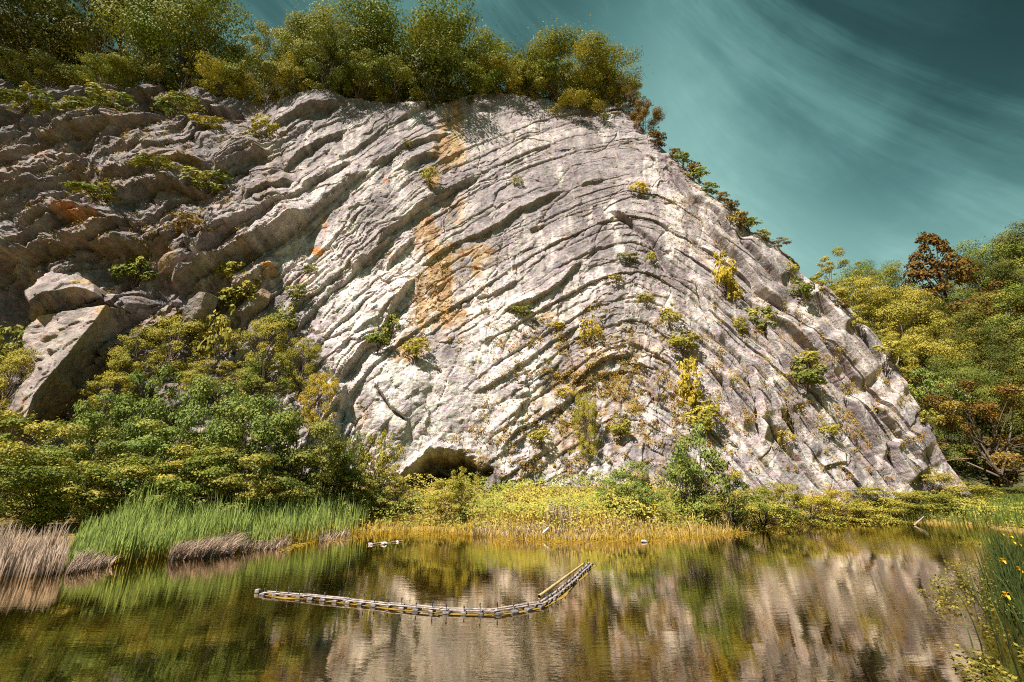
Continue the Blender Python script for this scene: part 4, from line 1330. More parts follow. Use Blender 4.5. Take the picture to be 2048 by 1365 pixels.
# scattered grass and small herbs on the rock: stuff
rg = np.random.default_rng(5)
pts = []
def scatter_face(n, cu, cv, ru, rv):
    return np.stack([rg.normal(cu, ru, n), rg.normal(cv, rv, n)], -1)
S = [scatter_face(900, 1215, 800, 75, 80), scatter_face(450, 1120, 700, 70, 40), scatter_face(420, 1390, 760, 60, 80), scatter_face(380, 1560, 700, 110, 100),
     scatter_face(260, 1720, 850, 60, 60), scatter_face(520, 260, 300, 170, 90), scatter_face(420, 300, 420, 170, 80), scatter_face(400, 430, 720, 130, 70),
     scatter_face(260, 900, 580, 60, 60), scatter_face(160, 1150, 300, 100, 60), scatter_face(300, 1060, 900, 90, 50), scatter_face(200, 1400, 420, 60, 60), scatter_face(200, 1500, 850, 100, 60)]
Pz, Nz, vz, tz = [], [], [], []
for grp in S:
    for (u, v) in grp:
        vr = np.interp(u, [p[0] for p in SKY], [p[1] for p in SKY])
        if v < vr + 6 or u < -40 or v > 960 or fbm(np.array([u / 26.0]), np.array([v / 26.0]), 2, 131)[0] < -0.05: continue
        X0, Y0, Z0 = on_cliff(u, v)
        k = 20
        s = rg.uniform(0.10, 0.36)
        Pz.append(np.array((X0, Y0 - 0.12, Z0)) + rg.normal(0, 1, (k, 3)) * np.array((s, s * 0.5, s * 0.7)))
        Nz.append(np.tile((-0.2, -0.7, 0.5), (k, 1)))
        t0 = rg.uniform(0, 1)
        vz.append(np.clip(t0 + rg.normal(0, .2, k), 0, 1)); tz.append(np.clip(rg.uniform(0, 1) + rg.normal(0, .2, k), 0, 1))
Pz = np.concatenate(Pz); Nz = np.concatenate(Nz)
Vv, Qq, a_, b_ = leaves(Pz, Nz, 0.095, rg, 0.35, np.concatenate(vz), np.concatenate(tz))
herbs = obj('rock_herbs', mesh_np('rock_herbs', Vv, Qq, {'var': a_, 'tip': b_}), M_LEAF)
herbs.color = (0.27, 0.155, 0.04, 0.75)
tag(herbs, 'scattered small yellow and reddish herbs in the cracks of the cliff', 'herbs', kind='stuff')


# ------------------------------------------------------------------ blades: reeds and grass
def blade_material(name, low, high, dry=False):
    m, t, out = new_mat(name)
    var = attr(t, 'var'); hgt = attr(t, 'tip')
    c = t.mix(t.maprange(hgt, 0.0, 0.55, 0, 1), (*low, 1), (*high, 1))
    c = t.mix(1.0, c, t.ramp(var, [(0, (0.5, 0.5, 0.5)), (0.5, (0.95, 0.95, 0.95)), (1, (1.5, 1.4, 1.25))]), 'MULTIPLY')
    d = t.node('ShaderNodeBsdfPrincipled', i_Base_Color=c, i_Roughness=0.6)
    d.inputs['Specular IOR Level'].default_value = 0.25
    tr = t.node('ShaderNodeBsdfTranslucent', i_Color=c)
    mx = t.node('ShaderNodeMixShader', i_0=0.3)
    t.l.new(d.outputs[0], mx.inputs[1]); t.l.new(tr.outputs[0], mx.inputs[2])
    t.l.new(mx.outputs[0], out.inputs[0])
    return m


def blades(P, H, W, lean, rng, curve=0.35, dirn=None):
    """bent tapering blades: foot P, height H, width W"""
    n = len(P)
    an = rng.uniform(0, 2 * math.pi, n)
    dx = np.stack([np.cos(an), np.sin(an), 0 * an], -1)
    ln_ = (lean * rng.normal(0.6, 0.5, n))[:, None]
    if dirn is not None:
        d0 = np.asarray(dirn, float)
        dx = dx * 0.5 + d0; ln_ = (lean * rng.uniform(0.5, 1.3, n))[:, None]
    fa = rng.uniform(-0.9, 0.9, n)
    side = np.stack([np.cos(fa), np.sin(fa), 0 * fa], -1) * (W * rng.uniform(0.6, 1.3, n))[:, None]
    H = H[:, None]
    up = np.array((0, 0, 1.0))
    p0 = P
    p1 = P + up * H * 0.45 + dx * H * ln_ * 0.3
    p2 = P + up * H * 0.8 + dx * H * ln_ * (0.7 + curve * 0.3)
    p3 = P + up * H * (1 - 0.25 * np.abs(ln_) * curve) + dx * H * ln_ * (1 + curve)
    V = np.stack([p0 - side, p0 + side, p1 - side * 0.9, p1 + side * 0.9, p2 - side * 0.6, p2 + side * 0.6, p3 - side * 0.08, p3 + side * 0.08], 1).reshape(-1, 3)
    b = np.arange(n)[:, None] * 8
    Q = np.concatenate([b + np.array((0, 1, 3, 2)), b + np.array((2, 3, 5, 4)), b + np.array((4, 5, 7, 6))], 0)
    tip = np.tile(np.array((0, 0, .4, .4, .75, .75, 1, 1.0)), n)
    var = np.repeat(rng.uniform(0, 1, n), 8)
    return V, Q, var, tip


M_REED = blade_material('green_reed', (0.50, 0.37, 0.06), (0.29, 0.38, 0.095))
M_DRY = blade_material('dry_reed', (0.30, 0.215, 0.15), (0.50, 0.39, 0.31))
M_STRAW = blade_material('straw', (0.46, 0.31, 0.06), (0.56, 0.42, 0.20))
M_GRASS = blade_material('shore_grass', (0.20, 0.17, 0.02), (0.13, 0.18, 0.03))
M_GOLDGRASS = blade_material('golden_grass', (0.40, 0.26, 0.03), (0.50, 0.36, 0.06))


def region_points(n, poly, rng, ztest=True):
    """random ground points whose pixel lies inside a polygon drawn on the photo, taken on the water level"""
    poly = np.array(poly, float)
    out = []
    while sum(len(o) for o in out) < n:
        u = rng.uniform(poly[:, 0].min(), poly[:, 0].max(), n); v = rng.uniform(poly[:, 1].min(), poly[:, 1].max(), n)
        ins = np.zeros(n, bool)
        for i in range(len(poly)):
            a = poly[i]; b = poly[(i + 1) % len(poly)]
            c = (a[1] > v) != (b[1] > v)
            ins ^= c & (u < a[0] + (v - a[1]) / (b[1] - a[1] + 1e-9) * (b[0] - a[0]))
        x, y = pix_water(u[ins], v[ins], 0.2)
        out.append(np.stack([x, y], -1))
    p = np.concatenate(out)[:n]
    z = ground_z(p[:, 0], p[:, 1])
    return np.concatenate([p, np.maximum(z, -0.05)[:, None]], 1)


def blade_object(name, P, H, W, lean, mat, rng, label, cat, group=None, kind=None, curve=0.35, dirn=None):
    V, Q, a, b = blades(P, H, W, lean, rng, curve, dirn)
    o = obj(name, mesh_np(name, V, Q, {'var': a, 'tip': b}), mat)
    return tag(o, label, cat, group, kind)


rg = np.random.default_rng(9)
P = region_points(9000, [(130, 1130), (330, 1108), (520, 1090), (700, 1066), (740, 1054), (700, 1044), (560, 1056), (420, 1068), (280, 1080), (150, 1098)], rg)
px_, _ = project(P[:, 0], P[:, 1], P[:, 2])
H = 1.75 * np.where(rg.uniform(0, 1, len(P)) < 0.1, rg.uniform(0.9, 1.3, len(P)), rg.uniform(0.4, 1.0, len(P))) * (0.55 + 0.75 * vnoise(P[:, 0] * 0.7, P[:, 1] * 0.7, 3)) * (0.35 + 0.65 * sstep(110, 300, px_))
blade_object('reed_bed', P, H, 0.022, 0.13, M_REED, rg, 'bed of tall green reeds along the left shore', 'reeds', kind='stuff', curve=0.5)
P = region_points(4200, [(1700, 1040), (1860, 1042), (1990, 1052), (2060, 1060), (2060, 1020), (1900, 1018), (1750, 1022)], rg)
blade_object('shore_grass', P, rg.uniform(0.5, 1.15, len(P)), 0.03, 0.3, M_GRASS, rg, 'dark green grass strip on the far right shore', 'grass', kind='stuff')
P = region_points(8000, [(690, 1066), (850, 1058), (950, 1067), (1100, 1076), (1300, 1073), (1450, 1062), (1540, 1053), (1540, 1035), (1400, 1035), (1200, 1040), (1000, 1035), (800, 1040), (700, 1050)], rg)
blade_object('bank_grass', P, rg.uniform(0.15, 0.55, len(P)), 0.022, 0.35, M_GOLDGRASS, rg, 'golden grass fringe along the middle of the far bank', 'grass', kind='stuff')
# dead stalks
DRYS = [
    ([(-40, 1142), (60, 1143), (128, 1138), (125, 1118), (60, 1120), (-40, 1118)], 1300, 1.15, 0.10, None, 'tall grey stubble of dead reeds at the left picture edge'),
    ([(130, 1139), (225, 1122), (232, 1110), (140, 1122)], 650, 0.65, 0.5, (0.6, 0, 0), 'low fallen grey reeds right of the tall stubble'),
    ([(335, 1112), (400, 1108), (470, 1100), (470, 1092), (400, 1097), (345, 1104)], 1300, 0.95, 0.55, (0.8, -0.2, 0), 'combed mound of dead reeds leaning right in front of the green reeds'),
    ([(480, 1096), (560, 1090), (585, 1084), (560, 1078), (490, 1086)], 600, 0.55, 0.7, (0.4, -0.3, 0), 'small grey heap of dead reeds at the right part of the reed bed'),
    ([(640, 1078), (700, 1068), (700, 1062), (640, 1070)], 220, 0.6, 0.4, None, 'thin dry stalks where the green reeds end'),
]
for pl, n, hgt, ln_, dr, lab in DRYS:
    P = region_points(n, pl, rg)
    P[:, 2] += 0.0
    H = hgt * rg.uniform(0.4, 1.05, n) * (0.65 + 0.7 * vnoise(P[:, 0] * 1.3, P[:, 1] * 1.3, 8))
    blade_object('dry_reed_clump', P, H, 0.020, ln_, M_DRY, rg, lab, 'dead reeds', 'clumps of dead reeds', curve=0.6, dirn=dr)
STRAWS = [
    ([(945, 1066), (1110, 1074), (1190, 1074), (1190, 1064), (1100, 1066), (945, 1056)], 600, 0.5, 0.5, 'dry tangle of pale stalks on the bank below the cave'),
    ([(1090, 1066), (1160, 1066), (1160, 1055), (1090, 1055)], 110, 1.5, 0.15, 'tall pale feathery stalks in the middle of the bank'),
    ([(1200, 1072), (1330, 1070), (1330, 1058), (1200, 1058)], 320, 0.8, 0.25, 'pale upright stalks right of the middle of the bank'),
    ([(1340, 1070), (1500, 1058), (1500, 1046), (1340, 1054)], 300, 0.7, 0.3, 'sparse straw coloured stalks left of the willow'),
    ([(1560, 1040), (1700, 1034), (1700, 1022), (1560, 1026)], 1100, 1.5, 0.09, 'dense patch of pale reed stalks at the foot of the right cliff'),
]
for pl, n, hgt, ln_, lab in STRAWS:
    P = region_points(n, pl, rg)
    H = hgt * rg.uniform(0.45, 1.1, n) * (0.6 + 0.8 * vnoise(P[:, 0] * 0.9, P[:, 1] * 0.9, 8))
    blade_object('pale_reed_clump', P, H, 0.022, ln_, M_STRAW if 280 < n < 500 else M_DRY, rg, lab, 'dead reeds', kind='stuff')

# ground cover of brambles and ivy between the pond and the cliff: one mass
n = 120000
px = rg.uniform(-34, 50, n); py = rg.uniform(22, 54, n)
d = pond_dist(px, py)
k = (d > 0.4) & (px < 46) & (py < base_Y(px, 3.0) + 0.5)
uu, vv = project(px, py, ground_z(px, py))
k &= (uu > 640) | (d > 5.5)
px, py, uu = px[k], py[k], uu[k]
hum = 0.30 + 0.9 * np.clip(fbm(px * 0.8, py * 0.8, 2, 144) + 0.25, 0, 1) + 1.5 * np.clip(fbm(px * 0.22, py * 0.22, 3, 141) * 0.5 + 0.5, 0, 1) ** 1.3
hum *= (1 - 0.55 * sstep(14, 22, px)) * sstep(0.0, 1.8, pond_dist(px, py))
pz = ground_z(px, py) + 0.05 + hum * (1 - rg.uniform(0, 1, len(px)) ** 3 * 0.8)
Nn = np.tile((-0.1, -0.45, 0.8), (len(px), 1))
gtip = np.clip(fbm(px * 0.35, py * 0.35, 3, 142) * 1.5 + 0.55 + rg.normal(0, .25, len(px)) + 0.15 * sstep(850, 1150, uu) - 0.5 * sstep(640, 300, uu), 0, 1)
Vv, Qq, a_, b_ = leaves(np.stack([px, py, pz], -1), Nn, 0.085, rg, 0.7, None, gtip)
gc = obj('ground_cover', mesh_np('ground_cover', Vv, Qq, {'var': a_, 'tip': b_}), M_LEAF)
gc.color = (0.25, 0.27, 0.05, 0.7)
tag(gc, 'yellow green bramble and ivy cover on the bank between the pond and the cliff', 'ground cover', kind='stuff')


# ------------------------------------------------------------------ boulders and slabs proud of the cliff on the left
def rock_mesh(name, seed, prof, depth, res=40, rough=0.10, tint=(0.33, 0.285, 0.26), tint2=(0.17, 0.145, 0.13)):
    """faceted block: a cube sphere cut by random planes; prof = half sizes (x, y, z)"""
    rng = np.random.default_rng(seed)
    me = bpy.data.meshes.new(name)
    import bmesh
    bm = bmesh.new()
    bmesh.ops.create_icosphere(bm, subdivisions=6, radius=1.0)
    Vs = np.array([v.co for v in bm.verts])
    Vs /= np.linalg.norm(Vs, axis=1, keepdims=True)
    pl = np.array([(1, 0, 0), (-1, 0, 0), (0, 1, 0), (0, -1, 0), (0, 0, 1), (0, 0, -1)], float)
    pl = np.concatenate([pl + rng.normal(0, 0.18, pl.shape), rng.normal(0, 1, (16, 3))])
    pl /= np.linalg.norm(pl, axis=1, keepdims=True)
    off = np.concatenate([rng.uniform(0.85, 1.0, 6), rng.uniform(0.85, 1.1, 16)])
    dots = Vs @ pl.T
    r = np.min(np.where(dots > 0.05, off / np.maximum(dots, 0.05), 9), axis=1)
    r = np.minimum(r, 1.45)
    P = Vs * r[:, None]
    S = np.array(prof)
    P = P * S
    nn = fbm(P[:, 0] * 1.1 + P[:, 1] * 0.7, P[:, 2] * 1.1 - P[:, 1] * 0.5, 5, seed) * 0.6 + 0.5 * ridge(P[:, 0] * 0.6 + P[:, 2] * 0.3, P[:, 2] * 0.7 + P[:, 1], 4, seed + 3) * 0.5
    P = P + Vs * (nn * rough * min(prof) * 2.6)[:, None]
    for v, p in zip(bm.verts, P):
        v.co = p
    bm.to_mesh(me); bm.free()
    w = np.clip(0.5 + 0.9 * fbm(P[:, 0] * 0.5, P[:, 2] * 0.5 + P[:, 1] * 0.3, 4, seed + 7), 0, 1)[:, None]
    colr = np.array(tint) * w + np.array(tint2) * (1 - w)
    lich = sstep(0.25, 0.45, fbm(P[:, 0] * 0.45 + 3, P[:, 2] * 0.45, 3, seed + 9))[:, None] * 0.5
    colr = colr * (1 - lich) + np.array((0.44, 0.27, 0.10)) * lich
    at = me.attributes.new('tint', 'FLOAT_COLOR', 'POINT')
    at.data.foreach_set('color', np.concatenate([colr, np.ones((len(P), 1))], 1).astype(np.float32).ravel())
    me.polygons.foreach_set('use_smooth', np.zeros(len(me.polygons), bool))
    me.materials.append(M_ROCK)
    return me


def loft_rock(name, sections, proud, label, seed, tint, tint2, nside=36, nlen=200, rough=0.36):
    """block of rock lofted through traced edges: each section = three pixels (edge, crest, edge) set proud of the cliff sheet"""
    secs = []
    for sec in sections:
        pts = []
        for (u, v), pr in zip(sec, proud):
            x, y, z = pix_cliff(np.array([float(u)]), np.array([float(v)]))
            k_ = (y[0] - pr) / y[0]
            pts.append(np.array((x[0] * k_, y[0] * k_, CAM_H + (z[0] - CAM_H) * k_)))
        pts.append((pts[0] + pts[2]) / 2 + np.array((0, 3.0, 0)))
        secs.append(pts)
    secs = np.array(secs)                                    # n, 4, 3
    tcur = np.linspace(0, 1, len(secs)); tl = np.linspace(0, 1, nlen)
    S2 = np.array([[[np.interp(t, tcur, secs[:, k, c]) for c in range(3)] for k in range(4)] for t in tl])
    cen = S2.mean(1, keepdims=True)
    capk = np.minimum(1, np.minimum(tl, 1 - tl) / 0.05) ** 0.5
    S2 = cen + (S2 - cen) * (0.12 + 0.88 * capk)[:, None, None]
    ring = []
    for k in range(4):
        a = S2[:, k]; b = S2[:, (k + 1) % 4]
        for m_ in range(nside):
            ring.append(a + (b - a) * (m_ / nside))
    P = np.stack(ring, 1)                                    # nlen, 4*nside, 3
    nr = P.shape[1]
    ou = P - cen
    ou = ou / (np.linalg.norm(ou, axis=2, keepdims=True) + 1e-6)
    f1 = fbm(P[..., 0] * 0.7 + P[..., 1] * 0.4, P[..., 2] * 0.7 - P[..., 1] * 0.3, 5, seed)
    f2 = np.floor(2.5 * (fbm(P[..., 0] * 0.5 + 5, P[..., 2] * 0.5 + P[..., 1] * 0.2, 3, seed + 2) + 1)) * 0.55
    f3 = ridge(P[..., 0] * 1.6 + P[..., 1], P[..., 2] * 1.6, 4, seed + 4)
    P = P + ou * ((f1 * 1.1 + f2 + 0.12 * f3) * rough)[..., None]
    i = np.arange(nlen * nr).reshape(nlen, nr)
    Q = np.stack([i[:-1], np.roll(i[:-1], -1, 1), np.roll(i[1:], -1, 1), i[1:]], -1).reshape(-1, 4)
    F = P.reshape(-1, 3)
    w = np.clip(0.5 + 0.9 * fbm(F[:, 0] * 0.5, F[:, 2] * 0.5 + F[:, 1] * 0.3, 4, seed + 7), 0, 1)[:, None]
    colr = np.array(tint) * w + np.array(tint2) * (1 - w)
    lich = sstep(0.22, 0.45, fbm(F[:, 0] * 0.45 + 3, F[:, 2] * 0.45, 3, seed + 9))[:, None] * 0.55
    colr = colr * (1 - lich) + np.array((0.50, 0.33, 0.13)) * lich
    org = F.mean(0)
    o = obj(name, mesh_np(name, F - org, Q, {'tint': colr}, smooth=True), M_ROCK, None, tuple(org))
    return tag(o, label, 'rock', 'blocks of rock standing proud of the cliff')


loft_rock('rock_slab', [((96, 626), (216, 604), (256, 622)), ((66, 655), (196, 634), (258, 660)), ((66, 690), (154, 688), (226, 718)), ((66, 725), (112, 742), (180, 766)), ((45, 782), (74, 782), (116, 826)), ((12, 842), (44, 856), (60, 868))],
          (1.4, 3.6, -2.0), 'long leaning rock slab at the left pointing down to the bushes', 411, (0.40, 0.345, 0.315), (0.23, 0.20, 0.185))
loft_rock('boulder', [((52, 600), (56, 610), (62, 640)), ((75, 568), (78, 592), (80, 648)), ((108, 556), (108, 582), (110, 645)), ((148, 552), (146, 574), (146, 628)), ((178, 562), (176, 580), (176, 612)), ((198, 580), (196, 590), (194, 602))],
          (0.9, 2.8, 0.0), 'square overhanging boulder at the left with a hollow dark face', 431, (0.34, 0.295, 0.27), (0.19, 0.165, 0.15))

# (u, v, half sizes m, rotation (x, y, z) degrees, proud m, label)
ROCKS = [
    ('boulder', 358, 530, (0.75, 0.9, 1.7), (5, 38, 10), 0.1, 'grey angular block between the streaked panel and the overhanging slab'),
    ('boulder', 408, 630, (0.8, 1.0, 2.1), (4, 34, -14), 0.3, 'pale buttress block left of the yellow bushes'),
    ('boulder', 508, 610, (0.7, 0.9, 2.0), (0, 50, -12), 0.15, 'angular ledge block above the golden ivy column'),
    ('boulder', 532, 548, (0.5, 0.8, 1.2), (0, 55, -12), 0.2, 'small block with orange lichen beside the pale wall'),
    ('boulder', 985, 972, (0.7, 0.7, 1.0), (10, 20, 30), 0.5, 'pale rounded rock at the right side of the cave mouth'),
    ('boulder', 1275, 955, (0.9, 0.8, 0.8), (0, 20, 50), 0.8, 'pale block at the rock foot just left behind the round green bush'),
]
for i, (nm, u, v, hs, rot, proud, lab) in enumerate(ROCKS):
    X0, Y0, Z0 = on_cliff(u, v)
    br = True
    me = rock_mesh(nm, 200 + i, hs, 0, tint=(0.36, 0.31, 0.285) if br else (0.42, 0.365, 0.33), tint2=(0.22, 0.19, 0.175) if br else (0.24, 0.205, 0.185))
    o = obj(nm, me, None, None, (X0, Y0 - proud, Z0), tuple(R(a) for a in rot))
    tag(o, lab, 'rock', 'blocks of rock standing proud of the cliff')

# ------------------------------------------------------------------ floating barrier on the pond
path_px = [(530, 1184), (600, 1190), (700, 1200), (770, 1208), (840, 1215), (910, 1221), (970, 1223), (1030, 1219), (1078, 1209), (1100, 1197), (1120, 1182), (1145, 1160), (1165, 1143), (1181, 1126)]
bx, by = pix_water(np.array([p[0] for p in path_px], float), np.array([p[1] for p in path_px], float), 0.08)
seg = np.hypot(np.diff(bx), np.diff(by)); acc = np.concatenate([[0], np.cumsum(seg)])
Lb = acc[-1]


def bpt(s):
    return np.array((np.interp(s, acc, bx), np.interp(s, acc, by)))


def btan(s):
    d = bpt(min(s + 0.2, Lb)) - bpt(max(s - 0.2, 0))
    return d / np.linalg.norm(d)


def box(c, ax, ay, hx_, hy_, hz_, bev=0.012):
    """bevelled box: centre, unit axes in plan, half sizes -> verts, quads"""
    V = []
    for z, k in ((-hz_, bev), (-hz_ + bev, 0), (hz_ - bev, 0), (hz_, bev)):
        for sx_, sy2 in ((-1, -1), (1, -1), (1, 1), (-1, 1)):
            p = np.array(c[:2]) + np.array(ax) * sx_ * (hx_ - k) + np.array(ay) * sy2 * (hy_ - k)
            V.append((p[0], p[1], c[2] + z))
    Q = [(3, 2, 1, 0), (12, 13, 14, 15)]
    for l in range(3):
        for k in range(4):
            k2 = (k + 1) % 4
            Q.append((l * 4 + k, l * 4 + k2, l * 4 + 4 + k2, l * 4 + 4 + k))
    return np.array(V), np.array(Q)


def float_material():
    m, t, out = new_mat('weathered_float')
    co = t.node('ShaderNodeTexCoord').outputs['Object']
    n1 = t.noise(co, 9, 5, 0.6)
    c = t.ramp(n1, [(0.3, (0.05, 0.045, 0.045)), (0.55, (0.17, 0.15, 0.15)), (0.75, (0.36, 0.33, 0.32))])
    d = t.node('ShaderNodeBsdfPrincipled', i_Base_Color=c, i_Roughness=0.7)
    t.l.new(d.outputs[0], out.inputs[0])
    return m


M_FLOAT = float_material()
boom = bpy.data.objects.new('floating_barrier', None); C.objects.link(boom)
mid = bpt(Lb / 2)
boom.location = (mid[0], mid[1], 0)
tag(boom, 'long bent barrier of wooden rails on small floats lying across the pond', 'floating barrier')
og = np.array((mid[0], mid[1], 0))
rgb = np.random.default_rng(12)
# planks: overlapping lengths in two rows
nseg = 11
for row in (-1, 1):
    for i in range(nseg):
        s0 = Lb * i / nseg - 0.05; s1 = Lb * (i + 1) / nseg + 0.05
        a = bpt(max(s0, 0)); b = bpt(min(s1, Lb)); m_ = (a + b) / 2; L = np.linalg.norm(b - a)
        t_ = (b - a) / L; nn_ = np.array((-t_[1], t_[0]))
        c = m_ + nn_ * (row * 0.062 + rgb.normal(0, 0.008))
        V, Q = box((c[0], c[1], 0.078 + 0.016 * (i % 2) + 0.006 * row), t_, nn_, L / 2, 0.033, 0.014)
        obj('plank', mesh_np('plank', V - og, Q), M_WOOD, boom)
ns = int(Lb / 0.42)
for i in range(ns + 1):
    s = Lb * i / ns
    p = bpt(s); t_ = btan(s); nn_ = np.array((-t_[1], t_[0]))
    V, Q = box((p[0], p[1], 0.025), t_, nn_, 0.07 + rgb.uniform(-.015, .02), 0.10 + rgb.uniform(-.01, .03), 0.035, 0.018)
    obj('float', mesh_np('float', V - og, Q), M_FLOAT, boom)
    h = rgb.uniform(0.16, 0.27); side_ = rgb.choice((-0.06, 0.05, 0.0))
    q0 = np.array((*(p + nn_ * side_), 0.02)); q1 = q0 + np.array((rgb.normal(0, .015), rgb.normal(0, .015), h))
    V, Q = tube([q0, (q0 + q1) / 2, q1 - (0, 0, 0.05), q1 - (0, 0, 0.045), q1], [0.013, 0.013, 0.013, 0.022, 0.018], 6)
    obj('peg', mesh_np('peg', V - og, Q, smooth=True), M_FLOAT, boom)
# cane pole lying against the barrier
a = np.array((*pix_water(1078, 1203, 0.05), 0.16)); b = np.array((*pix_water(1166, 1130, 0.10), 0.12))
tt_ = np.linspace(0, 1, 17)
pp = a + (b - a) * tt_[:, None]
V, Q = tube(pp, [0.045 - 0.012 * t + 0.006 * (k % 4 == 0) for k, t in enumerate(tt_)], 8)
tag(obj('cane_pole', mesh_np('cane_pole', V, Q, smooth=True), M_CANE), 'long straight cane pole leaning along the right arm of the barrier', 'pole')


# yellow pond scum that collects along the barrier and the shore
def scum_material():
    m, t, out = new_mat('pond_scum')
    co = t.node('ShaderNodeTexCoord').outputs['Object']
    n1 = t.noise(co, 3, 6, 0.7)
    c = t.ramp(n1, [(0.3, (0.12, 0.07, 0.008)), (0.6, (0.32, 0.195, 0.02))])
    d = t.node('ShaderNodeBsdfPrincipled', i_Base_Color=c, i_Roughness=0.7)
    t.l.new(d.outputs[0], out.inputs[0])
    return m


M_SCUM = scum_material()
Vs_, Qs_ = [], []
ks = 260
for i in range(ks):
    s = Lb * i / (ks - 1)
    p = bpt(s); t_ = btan(s); nn_ = np.array((-t_[1], t_[0]))
    w0 = 0.05 + 0.08 * vnoise(np.array([s * 1.3]), np.array([0.0]), 4)[0] + 0.05 * vnoise(np.array([s * 6]), np.array([0.0]), 4)[0]
    w1 = 0.05 + 0.20 * vnoise(np.array([s * 1.1]), np.array([5.0]), 6)[0]
    Vs_ += [(*(p - nn_ * w1), 0.005), (*(p + nn_ * w0), 0.005)]
    if i: Qs_.append((2 * i - 2, 2 * i - 1, 2 * i + 1, 2 * i))
tag(obj('pond_scum', mesh_np('pond_scum', np.array(Vs_), np.array(Qs_)), M_SCUM), 'yellow scum line gathered along the floating barrier', 'scum', kind='stuff')
n = 9000
sh_i = rg.uniform(0, 1, n)
shx = np.array([p[0] for p in SHORE], float); shv = np.array([p[1] for p in SHORE], float)
uq = rg.uniform(560, 1720, n)
vq = np.interp(uq, shx, shv) + np.abs(rg.normal(0, 5.0, n)) * (0.3 + 1.4 * vnoise(uq / 40, uq * 0, 5)) - 1
x_, y_ = pix_water(uq, vq)
Vv, Qq, a_, b_ = leaves(np.stack([x_, y_, np.full(n, 0.012)], -1), np.tile((0, 0, 3.0), (n, 1)), 0.07, rg, 0.7)
Vv[:, 2] = 0.006 + 0.3 * np.abs(Vv[:, 2] - 0.006)
fw_ = obj('floating_weed', mesh_np('floating_weed', Vv, Qq, {'var': a_, 'tip': b_}), M_LEAF)
fw_.color = (0.40, 0.25, 0.025, 0.9)
tag(fw_, 'thin golden film of floating weed along the far shore', 'pond weed', kind='stuff')


# ------------------------------------------------------------------ small things on bank and water
def stick(name, p0, p1, r0, r1, mat, label, cat, group=None, wob=0.02):
    a = np.array(p0, float); b = np.array(p1, float)
    ts = np.linspace(0, 1, 9)
    P = a + (b - a) * ts[:, None] + RNG.normal(0, wob, (9, 3)) * np.linalg.norm(b - a) * 0.3 * (ts * (1 - ts))[:, None] * 4
    V, Q = tube(P, r0 + (r1 - r0) * ts, 7)
    return tag(obj(name, mesh_np(name, V, Q, smooth=True), mat), label, cat, group)


def on_shore(u, v, z=0.05):
    x, y = pix_water(u, v, z)
    return (float(x), float(y), z)


p0 = on_shore(1828, 1051, 0.0); p1 = pix_depth(1848, 1033, p0[1] + 0.3)
stick('driftwood_stick', p0, p1, 0.07, 0.03, M_BARK_PALE, 'pale broken stick slanting out of the water at the far right shore', 'stick')
p0 = on_shore(1953, 1052, 0.0); p1 = pix_depth(1951, 1030, p0[1] + 0.2)
stick('driftwood_stick', p0, p1, 0.05, 0.02, M_BARK_PALE, 'short upright stick in the grass right of the slanting stick', 'stick')


def white_material():
    m, t, out = new_mat('weathered_white')
    co = t.node('ShaderNodeTexCoord').outputs['Object']
    c = t.mix(t.noise(co, 6, 4, 0.6), (0.5, 0.48, 0.45, 1), (0.85, 0.84, 0.82, 1))
    d = t.node('ShaderNodeBsdfPrincipled', i_Base_Color=c, i_Roughness=0.6)
    t.l.new(d.outputs[0], out.inputs[0])
    return m


M_WHITE = white_material()
p0 = np.array(on_shore(1085, 1064, 0.35)); p0[2] = 0.25
p1 = p0 + np.array((0.40, 0.1, 0.32))
d_ = (p1 - p0)
ts = np.linspace(0, 1, 6)
V, Q = tube(p0 + d_ * ts[:, None], [0.06, 0.09, 0.085, 0.08, 0.07, 0.05], 6)
tag(obj('driftwood_block', mesh_np('driftwood_block', V, Q), M_WHITE), 'whitish block of bleached wood leaning on the bank in the middle', 'driftwood')
for k, (u, v, r_, lab) in enumerate([(742, 1090, 0.10, 'small white lump floating left of the two others near the far shore'), (768, 1089, 0.14, 'largest white lump floating near the far shore in the middle of three'),
                                    (795, 1085, 0.09, 'rightmost of three small white lumps floating near the far shore'), (1288, 1085, 0.13, 'lone white lump floating in front of the straw stalks')]):
    x, y = pix_water(u, v)
    me = rock_mesh('floating_lump', 300 + k, (r_ * 1.3, r_, r_ * 0.8), 0, tint=(0.75, 0.72, 0.7), tint2=(0.6, 0.57, 0.53))
    tag(obj('floating_lump', me, None, None, (float(x), float(y), 0.02), (0, 0, k)), lab, 'debris', 'white lumps on the water')
x, y = pix_water(515, 1186)
V, Q = box((float(x), float(y), 0.05), (1, 0), (0, 1), 0.06, 0.06, 0.05, 0.015)
tag(obj('mooring_block', mesh_np('mooring_block', V, Q), M_WOOD), 'small square wooden block floating off the left end of the barrier', 'block')
pa = np.array((*pix_water(738, 1090), 0.03)); pb = np.array((*pix_water(805, 1083), 0.03))
stick('floating_branch', pa, pb, 0.035, 0.02, M_CANE, 'thin yellow branch floating beside the three white lumps', 'branch')

# ------------------------------------------------------------------ right foreground: iris, reeds and floating leaves
M_IRIS = blade_material('iris_leaf', (0.035, 0.05, 0.01), (0.07, 0.10, 0.022))


def petal_material():
    m, t, out = new_mat('yellow_petal')
    d = t.node('ShaderNodeBsdfPrincipled', i_Base_Color=(0.72, 0.42, 0.015, 1), i_Roughness=0.5)
    t.l.new(d.outputs[0], out.inputs[0])
    return m


